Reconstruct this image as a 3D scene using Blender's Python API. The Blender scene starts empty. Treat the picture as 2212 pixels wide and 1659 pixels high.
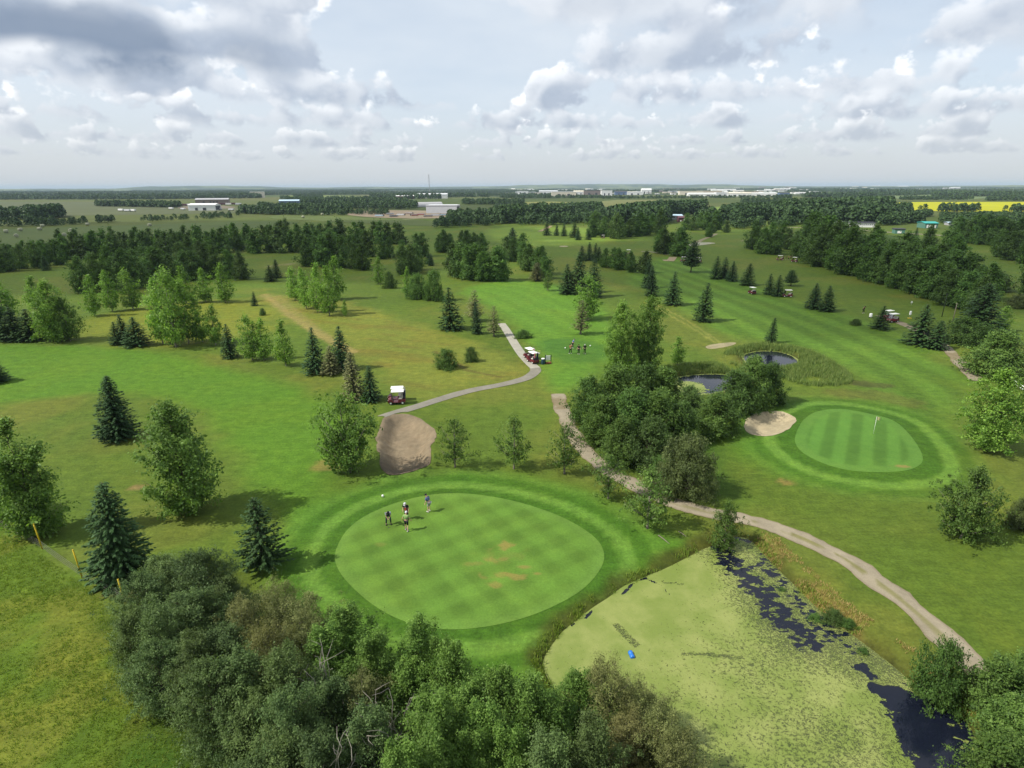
import bpy, bmesh, math, random
import numpy as np
from mathutils import Vector, Matrix

# ---------------------------------------------------------------- scene, camera, light
sc = bpy.context.scene
COL = sc.collection
sc.render.engine = 'CYCLES'
sc.cycles.use_denoising = True
sc.cycles.max_bounces = 6
sc.cycles.diffuse_bounces = 2
sc.cycles.glossy_bounces = 2
sc.cycles.transmission_bounces = 3
sc.cycles.transparent_max_bounces = 10
sc.cycles.volume_bounces = 1
sc.cycles.caustics_reflective = False
sc.cycles.caustics_refractive = False
sc.view_settings.view_transform = 'Standard'
sc.view_settings.look = 'None'
sc.view_settings.gamma = 1.0
sc.view_settings.use_curve_mapping = False
sc.view_settings.exposure = 0.72

CAM_H = 28.0
FPX, CX, CY = 1279.0, 1106.0, 829.5          # focal length and centre for a 2212 x 1659 picture
PITCH = math.atan((829.5 - 404.0) / FPX)
ROLL = math.radians(0.20)
Fv = Vector((0, math.cos(PITCH), -math.sin(PITCH)))
R0 = Vector((1, 0, 0)); U0 = Vector((0, math.sin(PITCH), math.cos(PITCH)))
Rv = R0 * math.cos(ROLL) - U0 * math.sin(ROLL)
Uv = U0 * math.cos(ROLL) + R0 * math.sin(ROLL)
cam_d = bpy.data.cameras.new('camera'); cam = bpy.data.objects.new('camera', cam_d); COL.objects.link(cam)
m3 = Matrix((Rv, Uv, -Fv)).transposed()
cam.matrix_world = Matrix.Translation((0, 0, CAM_H)) @ m3.to_4x4()
cam_d.sensor_fit = 'HORIZONTAL'; cam_d.sensor_width = 36.0
cam_d.lens = 36.0 * FPX / 2212.0
cam_d.clip_start = 0.5; cam_d.clip_end = 60000.0
sc.camera = cam

SUN_EL = math.radians(48.0)
SUN_AZ = Vector((-1.0, -0.22, 0)).normalized()      # horizontal direction towards the sun
SUN_DIR = Vector((SUN_AZ.x * math.cos(SUN_EL), SUN_AZ.y * math.cos(SUN_EL), math.sin(SUN_EL)))
sun_d = bpy.data.lights.new('sun', 'SUN'); sun = bpy.data.objects.new('sun', sun_d); COL.objects.link(sun)
sun_d.energy = 3.7; sun_d.angle = math.radians(0.55); sun_d.color = (1.0, 0.95, 0.86)
sun.rotation_euler = SUN_DIR.to_track_quat('Z', 'Y').to_euler()
sun.location = (-60, -10, 90)


class NT:
    """small helper to write node trees"""
    def __init__(s, tree): s.t = tree; s.n = tree.nodes; s.l = tree.links
    def new(s, typ, **kw):
        nd = s.n.new(typ)
        for k, v in kw.items(): setattr(nd, k, v)
        return nd
    def put(s, sock, v):
        if v is None: return
        if isinstance(v, bpy.types.NodeSocket): s.l.new(v, sock)
        else:
            try: sock.default_value = v
            except Exception: sock.default_value = tuple(v) + (1.0,)
    def math(s, op, a, b=None, c=None, clamp=False):
        nd = s.new('ShaderNodeMath', operation=op, use_clamp=clamp)
        s.put(nd.inputs[0], a); s.put(nd.inputs[1], b); s.put(nd.inputs[2], c)
        return nd.outputs[0]
    def vmath(s, op, a, b=None, out=0):
        nd = s.new('ShaderNodeVectorMath', operation=op)
        s.put(nd.inputs[0], a)
        if op == 'SCALE': s.put(nd.inputs['Scale'], b)
        else: s.put(nd.inputs[1], b)
        return nd.outputs[out]
    def noise(s, vec, scale, detail=3.0, rough=0.5, dist=0.0, col=False, dims='3D'):
        nd = s.new('ShaderNodeTexNoise'); nd.noise_dimensions = dims
        s.put(nd.inputs['Vector'], vec); nd.inputs['Scale'].default_value = scale
        nd.inputs['Detail'].default_value = detail; nd.inputs['Roughness'].default_value = rough
        nd.inputs['Distortion'].default_value = dist
        return nd.outputs['Color' if col else 0]
    def ramp(s, v, a, b, c=0.0, d=1.0, smooth=True):
        nd = s.new('ShaderNodeMapRange'); nd.interpolation_type = 'SMOOTHSTEP' if smooth else 'LINEAR'
        s.put(nd.inputs[0], v); s.put(nd.inputs[1], a); s.put(nd.inputs[2], b); s.put(nd.inputs[3], c); s.put(nd.inputs[4], d)
        return nd.outputs[0]
    def mix(s, f, a, b, blend='MIX'):
        nd = s.new('ShaderNodeMix', data_type='RGBA', blend_type=blend)
        s.put(nd.inputs[0], f); s.put(nd.inputs[6], a); s.put(nd.inputs[7], b)
        return nd.outputs[2]


def c4(c): return (c[0], c[1], c[2], 1.0)


# world: Nishita sky with a layered cumulus field in the air above it
world = bpy.data.worlds.new('World'); sc.world = world; world.use_nodes = True
W = NT(world.node_tree); W.n.clear()
SKY_STR = 0.092
sky = W.new('ShaderNodeTexSky', sky_type='NISHITA')
sky.sun_disc = False; sky.sun_elevation = SUN_EL
sky.sun_rotation = math.atan2(SUN_AZ.x, SUN_AZ.y)
sky.altitude = 600; sky.air_density = 1.0; sky.dust_density = 2.0; sky.ozone_density = 1.0
tc = W.new('ShaderNodeTexCoord'); dirn = tc.outputs['Generated']
sep = W.new('ShaderNodeSeparateXYZ'); W.l.new(dirn, sep.inputs[0])
dz = W.math('MAXIMUM', sep.outputs[2], 0.0)
az = W.math('ARCTAN2', sep.outputs[0], sep.outputs[1])
el = W.math('ARCSINE', sep.outputs[2])
elp = W.math('MAXIMUM', el, 0.0)
def combine(x, y, z):
    nd = W.new('ShaderNodeCombineXYZ'); W.put(nd.inputs[0], x); W.put(nd.inputs[1], y); W.put(nd.inputs[2], z); return nd.outputs[0]
veil = W.noise(combine(W.math('MULTIPLY', az, 2.2), W.math('MULTIPLY', el, 7.0), 0.0), 1.0, 4, 0.6)
base = W.mix(W.ramp(veil, 0.25, 0.75, 0.62, 0.96), sky.outputs[0], c4((5.1, 5.6, 6.15)))
def angpx(x, y):
    d = (Fv * FPX + Rv * (x - CX) + Uv * (CY - y)).normalized()
    return math.atan2(d.x, d.y), math.asin(d.z)
# the larger cloud masses and the open patches over the course: place, half width, half height, weight
masses = [(150, 95, 300, 70, 0.34), (60, 20, 260, 50, 0.10), (600, 150, 170, 90, 0.07), (740, 265, 150, 70, 0.10), (960, 110, 260, 95, -0.30), (840, 50, 150, 60, -0.16),
          (1010, 200, 160, 60, -0.12), (1270, 5, 120, 35, 0.12), (1480, 150, 170, 70, 0.06), (1700, 160, 220, 70, 0.05), (2080, 90, 170, 60, 0.08), (430, 50, 90, 60, -0.12), (1900, 40, 90, 50, -0.14), (300, 210, 260, 40, -0.06), (1600, 30, 160, 50, -0.06)]
bias = None; dark_at = None
for (mx_, my_, rx, ry, amp) in masses:
    a0, e0 = angpx(mx_, my_)
    q = combine(W.math('MULTIPLY', W.math('SUBTRACT', az, a0), FPX / rx), W.math('MULTIPLY', W.math('SUBTRACT', el, e0), FPX / ry), 0.0)
    dist = W.vmath('LENGTH', q, out=1)
    g = W.ramp(dist, 0.25, 1.25, amp, 0.0)
    bias = g if bias is None else W.math('ADD', bias, g)
    if amp >= 0.2:                                   # the deepest clouds, dark underneath
        g2 = W.ramp(dist, 0.3, 1.3, 0.75 * amp / 0.34, 0.0)
        dark_at = g2 if dark_at is None else W.math('MAXIMUM', dark_at, g2)
cur = base
# rows of cumulus one behind the other, far rows first; u along the row, v above the flat cloud base (in cloud base heights)
rows = [24.0, 16.0, 11.0, 7.8, 5.4, 3.7, 2.4, 1.4]
for j, D in enumerate(rows):
    under = 1.0 / (D + 1.0)
    u = W.math('MULTIPLY', az, D); v = W.math('SUBTRACT', W.math('MULTIPLY', elp, D), 1.0)
    vec = combine(u, W.math('MULTIPLY', v, 1.25), 4.7 * j + 1.3)
    n1 = W.noise(vec, 1.3, 5, 0.56)
    n2 = W.noise(W.vmath('ADD', vec, (-0.16, 0.17, 0.0)), 1.3, 2, 0.5)
    nb = W.math('ADD', n1, bias) if D < 7 else (W.math('ADD', n1, W.math('MULTIPLY', bias, 0.5)) if D < 16 else n1)
    th = W.math('ADD', 0.435 - 0.02 * (D > 9) + 0.03 * (D < 3), W.math('MULTIPLY', W.math('MAXIMUM', v, 0.0), 0.26))
    nt = W.math('SUBTRACT', nb, th)
    soft = 0.075
    a = W.ramp(nt, 0.0, soft)
    cut = W.ramp(W.math('ADD', v, W.math('MULTIPLY', W.math('SUBTRACT', n2, 0.5), 0.35)), -under - 0.05, -under + 0.10)
    a = W.math('MULTIPLY', a, cut)
    lit = W.ramp(W.math('SUBTRACT', n1, n2), -0.10, 0.10)
    up = W.ramp(W.math('ADD', v, W.math('MULTIPLY', nt, -0.8)), -under, 0.42)
    cd = W.mix(up, c4((3.0, 3.5, 4.35)), c4((5.8, 6.05, 6.4)))
    cb = W.mix(up, c4((5.2, 5.55, 6.05)), c4((9.0, 9.0, 9.0)))
    c = W.mix(lit, cd, cb)
    c = W.mix(W.math('MULTIPLY', W.math('ADD', 0.30, dark_at), W.math('MULTIPLY', W.ramp(nt, 0.08, 0.34), W.ramp(up, 0.0, 0.6, 1.0, 0.0))), c, c4((1.35, 1.85, 2.7)))
    far = 1.0 - math.exp(-D / 42.0)
    c = W.mix(0.75 * far, c, c4((4.6, 5.1, 5.6)))
    cur = W.mix(W.math('MULTIPLY', a, 0.95), cur, c)
zen = W.ramp(el, 0.75, 1.15)
cur = W.mix(zen, cur, c4((4.4, 4.9, 5.6)))
hz = W.ramp(elp, 0.0, 0.14, 0.98, 0.0, smooth=False)
hz = W.math('POWER', hz, 1.7)
cur = W.mix(hz, cur, c4((4.35, 4.5, 4.6)))
bgd = W.new('ShaderNodeBackground'); W.l.new(cur, bgd.inputs[0]); bgd.inputs[1].default_value = SKY_STR
wo = W.new('ShaderNodeOutputWorld'); W.l.new(bgd.outputs[0], wo.inputs[0])
world.cycles.sampling_method = 'NONE'

# ---------------------------------------------------------------- helpers
def ray(x, y): return Fv * FPX + Rv * (x - CX) + Uv * (CY - y)
def P(x, y, z=0.0):
    """the point of the ground (height z) that stands at picture place x, y of the survey view"""
    d = ray(x, y)
    k = (z - CAM_H) / d.z
    return (d.x * k, d.y * k)
def height_for(x, y, ytop):
    """real height of an upright thing whose foot is at x, y and whose top reaches ytop"""
    gx, gy = P(x, y); lo, hi = 0.0, 200.0
    for _ in range(40):
        h = (lo + hi) / 2
        v = Vector((gx, gy, h - CAM_H)); py = CY - v.dot(Uv) / v.dot(Fv) * FPX
        if py > ytop: lo = h
        else: hi = h
    return h
def width_for(x, y, wpx):
    gx, gy = P(x, y); v = Vector((gx, gy, -CAM_H))
    return wpx * v.dot(Fv) / FPX

def mk_mesh(name, V, F, smooth=False, mats=(), attrs=None, mat_idx=None):
    V = np.asarray(V, dtype=np.float32); me = bpy.data.meshes.new(name)
    if isinstance(F, np.ndarray):
        nf, k = F.shape; loops = F.astype(np.int32).ravel(); starts = np.arange(nf, dtype=np.int32) * k
    else:
        nf = len(F); lens = np.array([len(f) for f in F], dtype=np.int32)
        loops = np.array([i for f in F for i in f], dtype=np.int32); starts = np.concatenate(([0], np.cumsum(lens)[:-1])).astype(np.int32)
    me.vertices.add(len(V)); me.vertices.foreach_set('co', V.ravel())
    me.loops.add(len(loops)); me.loops.foreach_set('vertex_index', loops)
    me.polygons.add(nf); me.polygons.foreach_set('loop_start', starts)
    me.polygons.foreach_set('use_smooth', np.full(nf, bool(smooth)))
    if mat_idx is not None: me.polygons.foreach_set('material_index', np.asarray(mat_idx, dtype=np.int32))
    me.update(calc_edges=True); me.validate()
    for m in mats: me.materials.append(m)
    for an, av in (attrs or {}).items():
        av = np.asarray(av, dtype=np.float32)
        if av.ndim == 2:
            at = me.attributes.new(an, 'FLOAT_COLOR', 'POINT')
            if av.shape[1] == 3: av = np.hstack([av, np.ones((len(av), 1), np.float32)])
            at.data.foreach_set('color', av.ravel())
        else:
            at = me.attributes.new(an, 'FLOAT', 'POINT'); at.data.foreach_set('value', av)
    return me
def link(name, me, parent=None, loc=None, rotz=0.0, scale=None):
    o = bpy.data.objects.new(name, me); COL.objects.link(o)
    if parent is not None: o.parent = parent
    if loc is not None: o.location = loc
    if rotz: o.rotation_euler = (0, 0, rotz)
    if scale is not None: o.scale = scale
    return o
def tag(o, label, cat, group=None):
    o['label'] = label; o['category'] = cat
    if group: o['group'] = group
    return o
def structure(o): o['kind'] = 'structure'; return o
def stuff(o, label, cat=None):
    o['kind'] = 'stuff'; o['label'] = label
    if cat: o['category'] = cat
    return o
def empty(name, loc, rotz=0.0):
    o = bpy.data.objects.new(name, None); COL.objects.link(o); o.location = loc; o.rotation_euler = (0, 0, rotz)
    o.empty_display_size = 0.3
    return o

class MB:
    """collects simple shapes into one mesh"""
    def __init__(s): s.V = []; s.F = []
    def add(s, V, F):
        n = len(s.V); s.V += [tuple(v) for v in V]; s.F += [tuple(i + n for i in f) for f in F]; return s
    def box(s, c, d, bev=0.0, rotz=0.0, tilt=None):
        x, y, z = d[0] / 2, d[1] / 2, d[2] / 2
        if bev <= 0:
            V = [(-x, -y, -z), (x, -y, -z), (x, y, -z), (-x, y, -z), (-x, -y, z), (x, -y, z), (x, y, z), (-x, y, z)]
            F = [(0, 3, 2, 1), (4, 5, 6, 7), (0, 1, 5, 4), (1, 2, 6, 5), (2, 3, 7, 6), (3, 0, 4, 7)]
        else:
            b = bev
            def ring(xx, yy, zz): return [(-xx + b, -yy, zz), (xx - b, -yy, zz), (xx, -yy + b, zz), (xx, yy - b, zz), (xx - b, yy, zz), (-xx + b, yy, zz), (-xx, yy - b, zz), (-xx, -yy + b, zz)]
            V = ring(x - b, y - b, -z) + ring(x, y, -z + b) + ring(x, y, z - b) + ring(x - b, y - b, z); F = [tuple(range(7, -1, -1)), tuple(range(24, 32))]
            for r in range(3):
                for i in range(8): F.append((r * 8 + i, r * 8 + (i + 1) % 8, (r + 1) * 8 + (i + 1) % 8, (r + 1) * 8 + i))
        if tilt is not None: V = [tuple(tilt @ Vector(v)) for v in V]
        ca, sa = math.cos(rotz), math.sin(rotz)
        V = [(c[0] + v[0] * ca - v[1] * sa, c[1] + v[0] * sa + v[1] * ca, c[2] + v[2]) for v in V]
        return s.add(V, F)
    def tube(s, pts, rad, n=8, cap=True):
        pts = [Vector(p) for p in pts]; rad = rad if isinstance(rad, (list, tuple)) else [rad] * len(pts)
        V = []; F = []
        for i, p in enumerate(pts):
            t = (pts[min(i + 1, len(pts) - 1)] - pts[max(i - 1, 0)]).normalized()
            a = t.orthogonal().normalized() if abs(t.z) > 0.95 else t.cross(Vector((0, 0, 1))).normalized()
            b = t.cross(a)
            for k in range(n):
                w = 2 * math.pi * k / n; V.append(tuple(p + (a * math.cos(w) + b * math.sin(w)) * rad[i]))
        for i in range(len(pts) - 1):
            for k in range(n): F.append((i * n + k, i * n + (k + 1) % n, (i + 1) * n + (k + 1) % n, (i + 1) * n + k))
        if cap: F.append(tuple(range(n - 1, -1, -1))); F.append(tuple((len(pts) - 1) * n + k for k in range(n)))
        return s.add(V, F)
    def lathe(s, prof, n=16, c=(0, 0, 0)):
        V = []; F = []
        for (r, z) in prof:
            for k in range(n):
                w = 2 * math.pi * k / n; V.append((c[0] + r * math.cos(w), c[1] + r * math.sin(w), c[2] + z))
        for i in range(len(prof) - 1):
            for k in range(n): F.append((i * n + k, i * n + (k + 1) % n, (i + 1) * n + (k + 1) % n, (i + 1) * n + k))
        F.append(tuple(range(n - 1, -1, -1))); F.append(tuple((len(prof) - 1) * n + k for k in range(n)))
        return s.add(V, F)
    def prism(s, poly, a0, a1, axis='x'):
        n = len(poly)
        def q(p, t): return {'x': (t, p[0], p[1]), 'y': (p[0], t, p[1]), 'z': (p[0], p[1], t)}[axis]
        V = [q(p, a0) for p in poly] + [q(p, a1) for p in poly]
        F = [tuple(range(n - 1, -1, -1)), tuple(range(n, 2 * n))] + [(i, (i + 1) % n, n + (i + 1) % n, n + i) for i in range(n)]
        return s.add(V, F)
    def mesh(s, name, mat, smooth=False): return mk_mesh(name, s.V, s.F, smooth, [mat] if mat else [])
    def build(s, name, mat, parent=None, smooth=False, **kw): return link(name, s.mesh(name, mat, smooth), parent, **kw)

# ---------------------------------------------------------------- materials
def lin(c):
    c = np.asarray(c, float) / 255.0
    return np.where(c <= 0.04045, c / 12.92, ((c + 0.055) / 1.055) ** 2.4)
KA = 2.12
def A(r, g, b, k=None): return tuple(lin((r, g, b)) / (k or KA))      # reflectance of a surface that shows r, g, b in full sun

def simple(name, col, rough=0.7, var=0.12, scale=3.0, metal=0.0, spec=0.3, obj_var=0.0):
    m = bpy.data.materials.new(name); m.use_nodes = True; N = NT(m.node_tree); N.n.clear()
    tcn = N.new('ShaderNodeTexCoord'); n = N.noise(tcn.outputs['Object'], scale, 4, 0.6)
    v = N.ramp(n, 0.25, 0.75, 1 - var, 1 + var, False)
    if obj_var:
        oi = N.new('ShaderNodeObjectInfo'); v = N.math('MULTIPLY', v, N.ramp(oi.outputs['Random'], 0, 1, 1 - obj_var, 1 + obj_var, False))
    colr = N.vmath('SCALE', tuple(col[:3]), v)
    b = N.new('ShaderNodeBsdfPrincipled'); N.l.new(colr, b.inputs['Base Color'])
    b.inputs['Roughness'].default_value = rough; b.inputs['Metallic'].default_value = metal
    b.inputs['Specular IOR Level'].default_value = spec
    o = N.new('ShaderNodeOutputMaterial'); N.l.new(b.outputs[0], o.inputs[0])
    return m

def leaf_mat(name, c_dark, c_light, trans=0.30, ov=0.22, hue=None, rough=0.55):
    m = bpy.data.materials.new(name); m.use_nodes = True; N = NT(m.node_tree); N.n.clear()
    at = N.new('ShaderNodeAttribute', attribute_name='rnd')
    oi = N.new('ShaderNodeObjectInfo')
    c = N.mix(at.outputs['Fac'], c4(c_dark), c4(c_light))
    if hue is not None: c = N.mix(N.ramp(oi.outputs['Random'], 0.2, 1.0, 0.0, 0.75), c, N.mix(at.outputs['Fac'], c4(np.array(hue) * 0.6), c4(hue)))
    c = N.vmath('SCALE', c, N.ramp(N.math('FRACT', N.math('MULTIPLY', oi.outputs['Random'], 7.31)), 0, 1, 1 - ov, 1 + ov, False))
    d = N.new('ShaderNodeBsdfPrincipled'); N.l.new(c, d.inputs['Base Color']); d.inputs['Roughness'].default_value = rough
    d.inputs['Specular IOR Level'].default_value = 0.12
    tr = N.new('ShaderNodeBsdfTranslucent'); N.l.new(N.mix(1.0, c, (1.15, 1.25, 0.55, 1), 'MULTIPLY'), tr.inputs[0])
    mx = N.new('ShaderNodeMixShader'); mx.inputs[0].default_value = trans
    N.l.new(d.outputs[0], mx.inputs[1]); N.l.new(tr.outputs[0], mx.inputs[2])
    o = N.new('ShaderNodeOutputMaterial'); N.l.new(mx.outputs[0], o.inputs[0])
    return m

def ground_mat(name, fine=0.22, mid=0.16, big=0.14, yellow=0.35, bump=0.5, fine_scale=7.0, streak=0.0, tint=(1, 1, 1)):
    """grass or sand: the mesh carries the turf colour, noise gives blades, patches and wear"""
    m = bpy.data.materials.new(name); m.use_nodes = True; N = NT(m.node_tree); N.n.clear()
    at = N.new('ShaderNodeAttribute', attribute_name='col')
    geo = N.new('ShaderNodeNewGeometry'); p = geo.outputs['Position']
    n1 = N.noise(p, fine_scale, 4, 0.7); n2 = N.noise(p, 0.75, 5, 0.6); n3 = N.noise(p, 0.085, 5, 0.6, 0.6); n4 = N.noise(p, 0.021, 4, 0.55)
    v = N.ramp(n1, 0.2, 0.8, 1 - fine, 1 + fine, False)
    v = N.math('MULTIPLY', v, N.ramp(n2, 0.25, 0.75, 1 - mid, 1 + mid, False))
    v = N.math('MULTIPLY', v, N.ramp(n4, 0.25, 0.75, 1 - big, 1 + big, False))
    n5 = N.noise(p, 2.1, 6, 0.75); v = N.math('MULTIPLY', v, N.ramp(n5, 0.3, 0.7, 1 - 0.6 * mid, 1 + 0.6 * mid, False))
    c = N.vmath('SCALE', N.vmath('MULTIPLY', at.outputs['Color'], tint), v)
    yel = N.mix(1.0, c, (1.42, 1.05, 0.95, 1), 'MULTIPLY')
    c = N.mix(N.math('MULTIPLY', N.ramp(N.math('ADD', N.math('MULTIPLY', n3, 0.7), N.math('MULTIPLY', n2, 0.3)), 0.42, 0.66), yellow), c, yel)
    if streak:
        st = N.noise(N.vmath('MULTIPLY', p, (0.35, 1.6, 1)), 1.2, 4, 0.65, 0.8)
        c = N.vmath('SCALE', c, N.ramp(st, 0.3, 0.7, 1 - streak, 1 + streak, False))
    b = N.new('ShaderNodeBsdfPrincipled'); N.l.new(c, b.inputs['Base Color']); b.inputs['Roughness'].default_value = 0.85
    b.inputs['Specular IOR Level'].default_value = 0.1
    if bump:
        bp = N.new('ShaderNodeBump'); bp.inputs['Strength'].default_value = bump; bp.inputs['Distance'].default_value = 0.12
        N.l.new(N.math('ADD', N.math('MULTIPLY', n1, 0.5), n2), bp.inputs['Height']); N.l.new(bp.outputs[0], b.inputs['Normal'])
    o = N.new('ShaderNodeOutputMaterial'); N.l.new(b.outputs[0], o.inputs[0])
    return m

M = {}
M['turf'] = ground_mat('turf', fine=0.38, mid=0.22, big=0.10, yellow=0.38, bump=0.8, fine_scale=4.5, streak=0.13, tint=(0.95, 0.91, 0.76))
M['green_turf'] = ground_mat('green_turf', fine=0.20, mid=0.09, big=0.05, yellow=0.25, bump=0.25, fine_scale=6, tint=(0.93, 0.93, 0.84))
M['sand'] = ground_mat('sand', fine=0.14, mid=0.16, big=0.05, yellow=0.1, bump=1.0, fine_scale=7, streak=0.10)
M['gravel'] = ground_mat('gravel', fine=0.16, mid=0.12, big=0.08, yellow=0.0, bump=0.4, fine_scale=9)
M['field'] = ground_mat('field', fine=0.08, mid=0.10, big=0.10, yellow=0.3, bump=0.0, fine_scale=2, streak=0.08)
# ---------------------------------------------------------------- land: survey outlines -> metres
rng = np.random.default_rng(7)
def poly(pts, z=0.0): return np.array([P(x, y, z) for x, y in pts])
def smooth_poly(pts, n=3):
    """closed Chaikin smoothing"""
    p = np.asarray(pts, float)
    for _ in range(n):
        q = np.roll(p, -1, 0); p = np.stack([p * 0.75 + q * 0.25, p * 0.25 + q * 0.75], 1).reshape(-1, 2)
    return p
def smooth_line(pts, n=3):
    p = np.asarray(pts, float)
    for _ in range(n):
        a, b = p[:-1], p[1:]; m = np.stack([a * 0.75 + b * 0.25, a * 0.25 + b * 0.75], 1).reshape(-1, 2)
        p = np.vstack([p[:1], m, p[-1:]])
    return p
def seg_dist(X, Y, a, b):
    d = b - a; L = float(d @ d) + 1e-12
    t = np.clip(((X - a[0]) * d[0] + (Y - a[1]) * d[1]) / L, 0, 1)
    return np.hypot(X - a[0] - t * d[0], Y - a[1] - t * d[1])
def sdf(X, Y, pg, far=40.0):
    """signed distance to a polygon, negative inside"""
    out = np.full(X.shape, float(far)); bb0 = pg.min(0) - far; bb1 = pg.max(0) + far
    sel = (X > bb0[0]) & (X < bb1[0]) & (Y > bb0[1]) & (Y < bb1[1])
    x, y = X[sel], Y[sel]
    if x.size == 0: return out
    d = np.full(x.shape, 1e9); ins = np.zeros(x.shape, bool)
    for i in range(len(pg)):
        a, b = pg[i], pg[(i + 1) % len(pg)]
        d = np.minimum(d, seg_dist(x, y, a, b))
        c = (a[1] > y) != (b[1] > y)
        if c.any():
            xi = (b[0] - a[0]) * (y - a[1]) / (b[1] - a[1] + 1e-12) + a[0]; ins ^= c & (x < xi)
    out[sel] = np.where(ins, -d, np.minimum(d, far)); return out
def line_dist(X, Y, ln, far=30.0):
    out = np.full(X.shape, float(far)); bb0 = ln.min(0) - far; bb1 = ln.max(0) + far
    sel = (X > bb0[0]) & (X < bb1[0]) & (Y > bb0[1]) & (Y < bb1[1])
    x, y = X[sel], Y[sel]
    if x.size == 0: return out
    d = np.full(x.shape, float(far))
    for i in range(len(ln) - 1): d = np.minimum(d, seg_dist(x, y, ln[i], ln[i + 1]))
    out[sel] = d; return out
def sstep(a, b, x):
    t = np.clip((x - a) / (b - a), 0, 1); return t * t * (3 - 2 * t)

_G = np.random.default_rng(3).random((256, 256))
def vnoise(X, Y):
    xi = np.floor(X).astype(int); yi = np.floor(Y).astype(int); fx = X - xi; fy = Y - yi
    fx = fx * fx * (3 - 2 * fx); fy = fy * fy * (3 - 2 * fy); g = lambda a, b: _G[a & 255, b & 255]
    return (g(xi, yi) * (1 - fx) + g(xi + 1, yi) * fx) * (1 - fy) + (g(xi, yi + 1) * (1 - fx) + g(xi + 1, yi + 1) * fx) * fy
def fbm(X, Y, s, o=4):
    v = 0; a = 0.5; t = 0
    for k in range(o):
        v = v + a * vnoise(X * s + 17.3 * k, Y * s - 9.1 * k); t += a; a *= 0.5; s *= 2.03
    return v / t

WATER_Z = -0.5
pond_px = [(1172, 1446), (1176, 1418), (1194, 1393), (1213, 1366), (1243, 1343), (1280, 1313), (1318, 1290), (1345, 1267), (1392, 1247), (1438, 1229), (1485, 1205), (1516, 1188),
           (1542, 1178), (1560, 1164), (1590, 1158), (1618, 1164), (1640, 1186), (1679, 1230), (1716, 1264), (1769, 1319), (1812, 1350), (1849, 1378), (1902, 1418), (1948, 1455), (1975, 1482),
           (2026, 1511), (2078, 1545), (2100, 1579), (2122, 1626), (2150, 1680), (2170, 1780), (1900, 1830), (1560, 1800), (1400, 1700), (1290, 1600), (1210, 1510)]
pond_a_px = [(1452, 818), (1478, 811), (1510, 808), (1560, 807), (1600, 814), (1612, 828), (1570, 846), (1530, 853), (1495, 856), (1468, 850)]
pond_b_px = [(1598, 768), (1622, 760), (1650, 757), (1690, 760), (1718, 771), (1730, 783), (1718, 792), (1690, 797), (1650, 798), (1615, 790)]
ponds = [smooth_poly(poly(p, WATER_Z), 2) for p in (pond_px, pond_a_px, pond_b_px)]
bunker_big = smooth_poly(poly([(825, 909), (842, 901), (885, 898), (913, 911), (935, 930), (948, 945), (934, 960), (930, 978), (932, 1004), (913, 1020), (870, 1031), (836, 1031), (822, 1017), (821, 992), (815, 974), (812, 955), (819, 935)]), 2)
bunker_small = smooth_poly(poly([(1604, 926), (1612, 908), (1630, 896), (1660, 891), (1695, 893), (1712, 902), (1722, 911), (1706, 930), (1682, 942), (1648, 948), (1618, 942)]), 2)
bare_sand = smooth_poly(poly([(1521, 747), (1545, 741), (1592, 737), (1589, 743), (1562, 750), (1530, 753)]), 2)
green1 = smooth_poly(poly([(720, 1195), (757, 1132), (850, 1087), (960, 1064), (1080, 1075), (1200, 1110), (1285, 1158), (1311, 1200), (1290, 1245), (1240, 1290), (1130, 1340), (1000, 1366), (900, 1357), (820, 1322), (760, 1272), (728, 1232)]), 3)
green2 = smooth_poly(poly([(1714, 946), (1740, 900), (1777, 886), (1823, 884), (1885, 896), (1934, 909), (1971, 946), (1997, 990), (1986, 1010), (1946, 1022), (1854, 1022), (1793, 1010), (1740, 986), (1720, 967)]), 3)
def ragged(pg, k=0.16):
    c = pg.mean(0); d = pg - c; a = np.arctan2(d[:, 1], d[:, 0]); r = np.linalg.norm(d, axis=1); w = 1 + k / r * (np.sin(7 * a + 1) + np.sin(13 * a + 2) * 0.8 + np.sin(23 * a) * 0.6 + np.sin(41 * a + 4) * 0.4); return c + d * w[:, None]
bunker_big = ragged(bunker_big, 0.10); bunker_small = ragged(bunker_small, 0.06)
tee = smooth_poly(poly([(1160, 742), (1200, 728), (1290, 735), (1330, 755), (1310, 778), (1240, 786), (1175, 768)]), 3)

def gz(X, Y):
    """height of the land in metres"""
    X = np.asarray(X, float); Y = np.asarray(Y, float)
    r = np.hypot(X, Y)
    z = (fbm(X, Y, 1 / 47.0, 2) - 0.5) * 0.9 * sstep(70, 140, r) * (1 - sstep(260, 420, r))
    for g in (green1, green2): z = z + 0.16 * sstep(2.5, -2.0, sdf(X, Y, g, 8.0))
    for pg in ponds:
        s = sdf(X, Y, pg, 6.0); z = z * sstep(1.0, 6.0, s) - 1.0 * (1 - sstep(-1.3, 1.3, s))
    s = sdf(X, Y, bunker_big, 8.0); z = z - 0.85 * sstep(0.0, -2.2, s) + 0.30 * sstep(1.6, 0.2, np.abs(s))
    s = sdf(X, Y, bunker_small, 8.0); z = z - 0.55 * sstep(0.0, -1.8, s) + 0.22 * sstep(1.6, 0.2, np.abs(s))
    return z
def gz1(x, y): return float(gz(np.array([x]), np.array([y]))[0])

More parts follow.
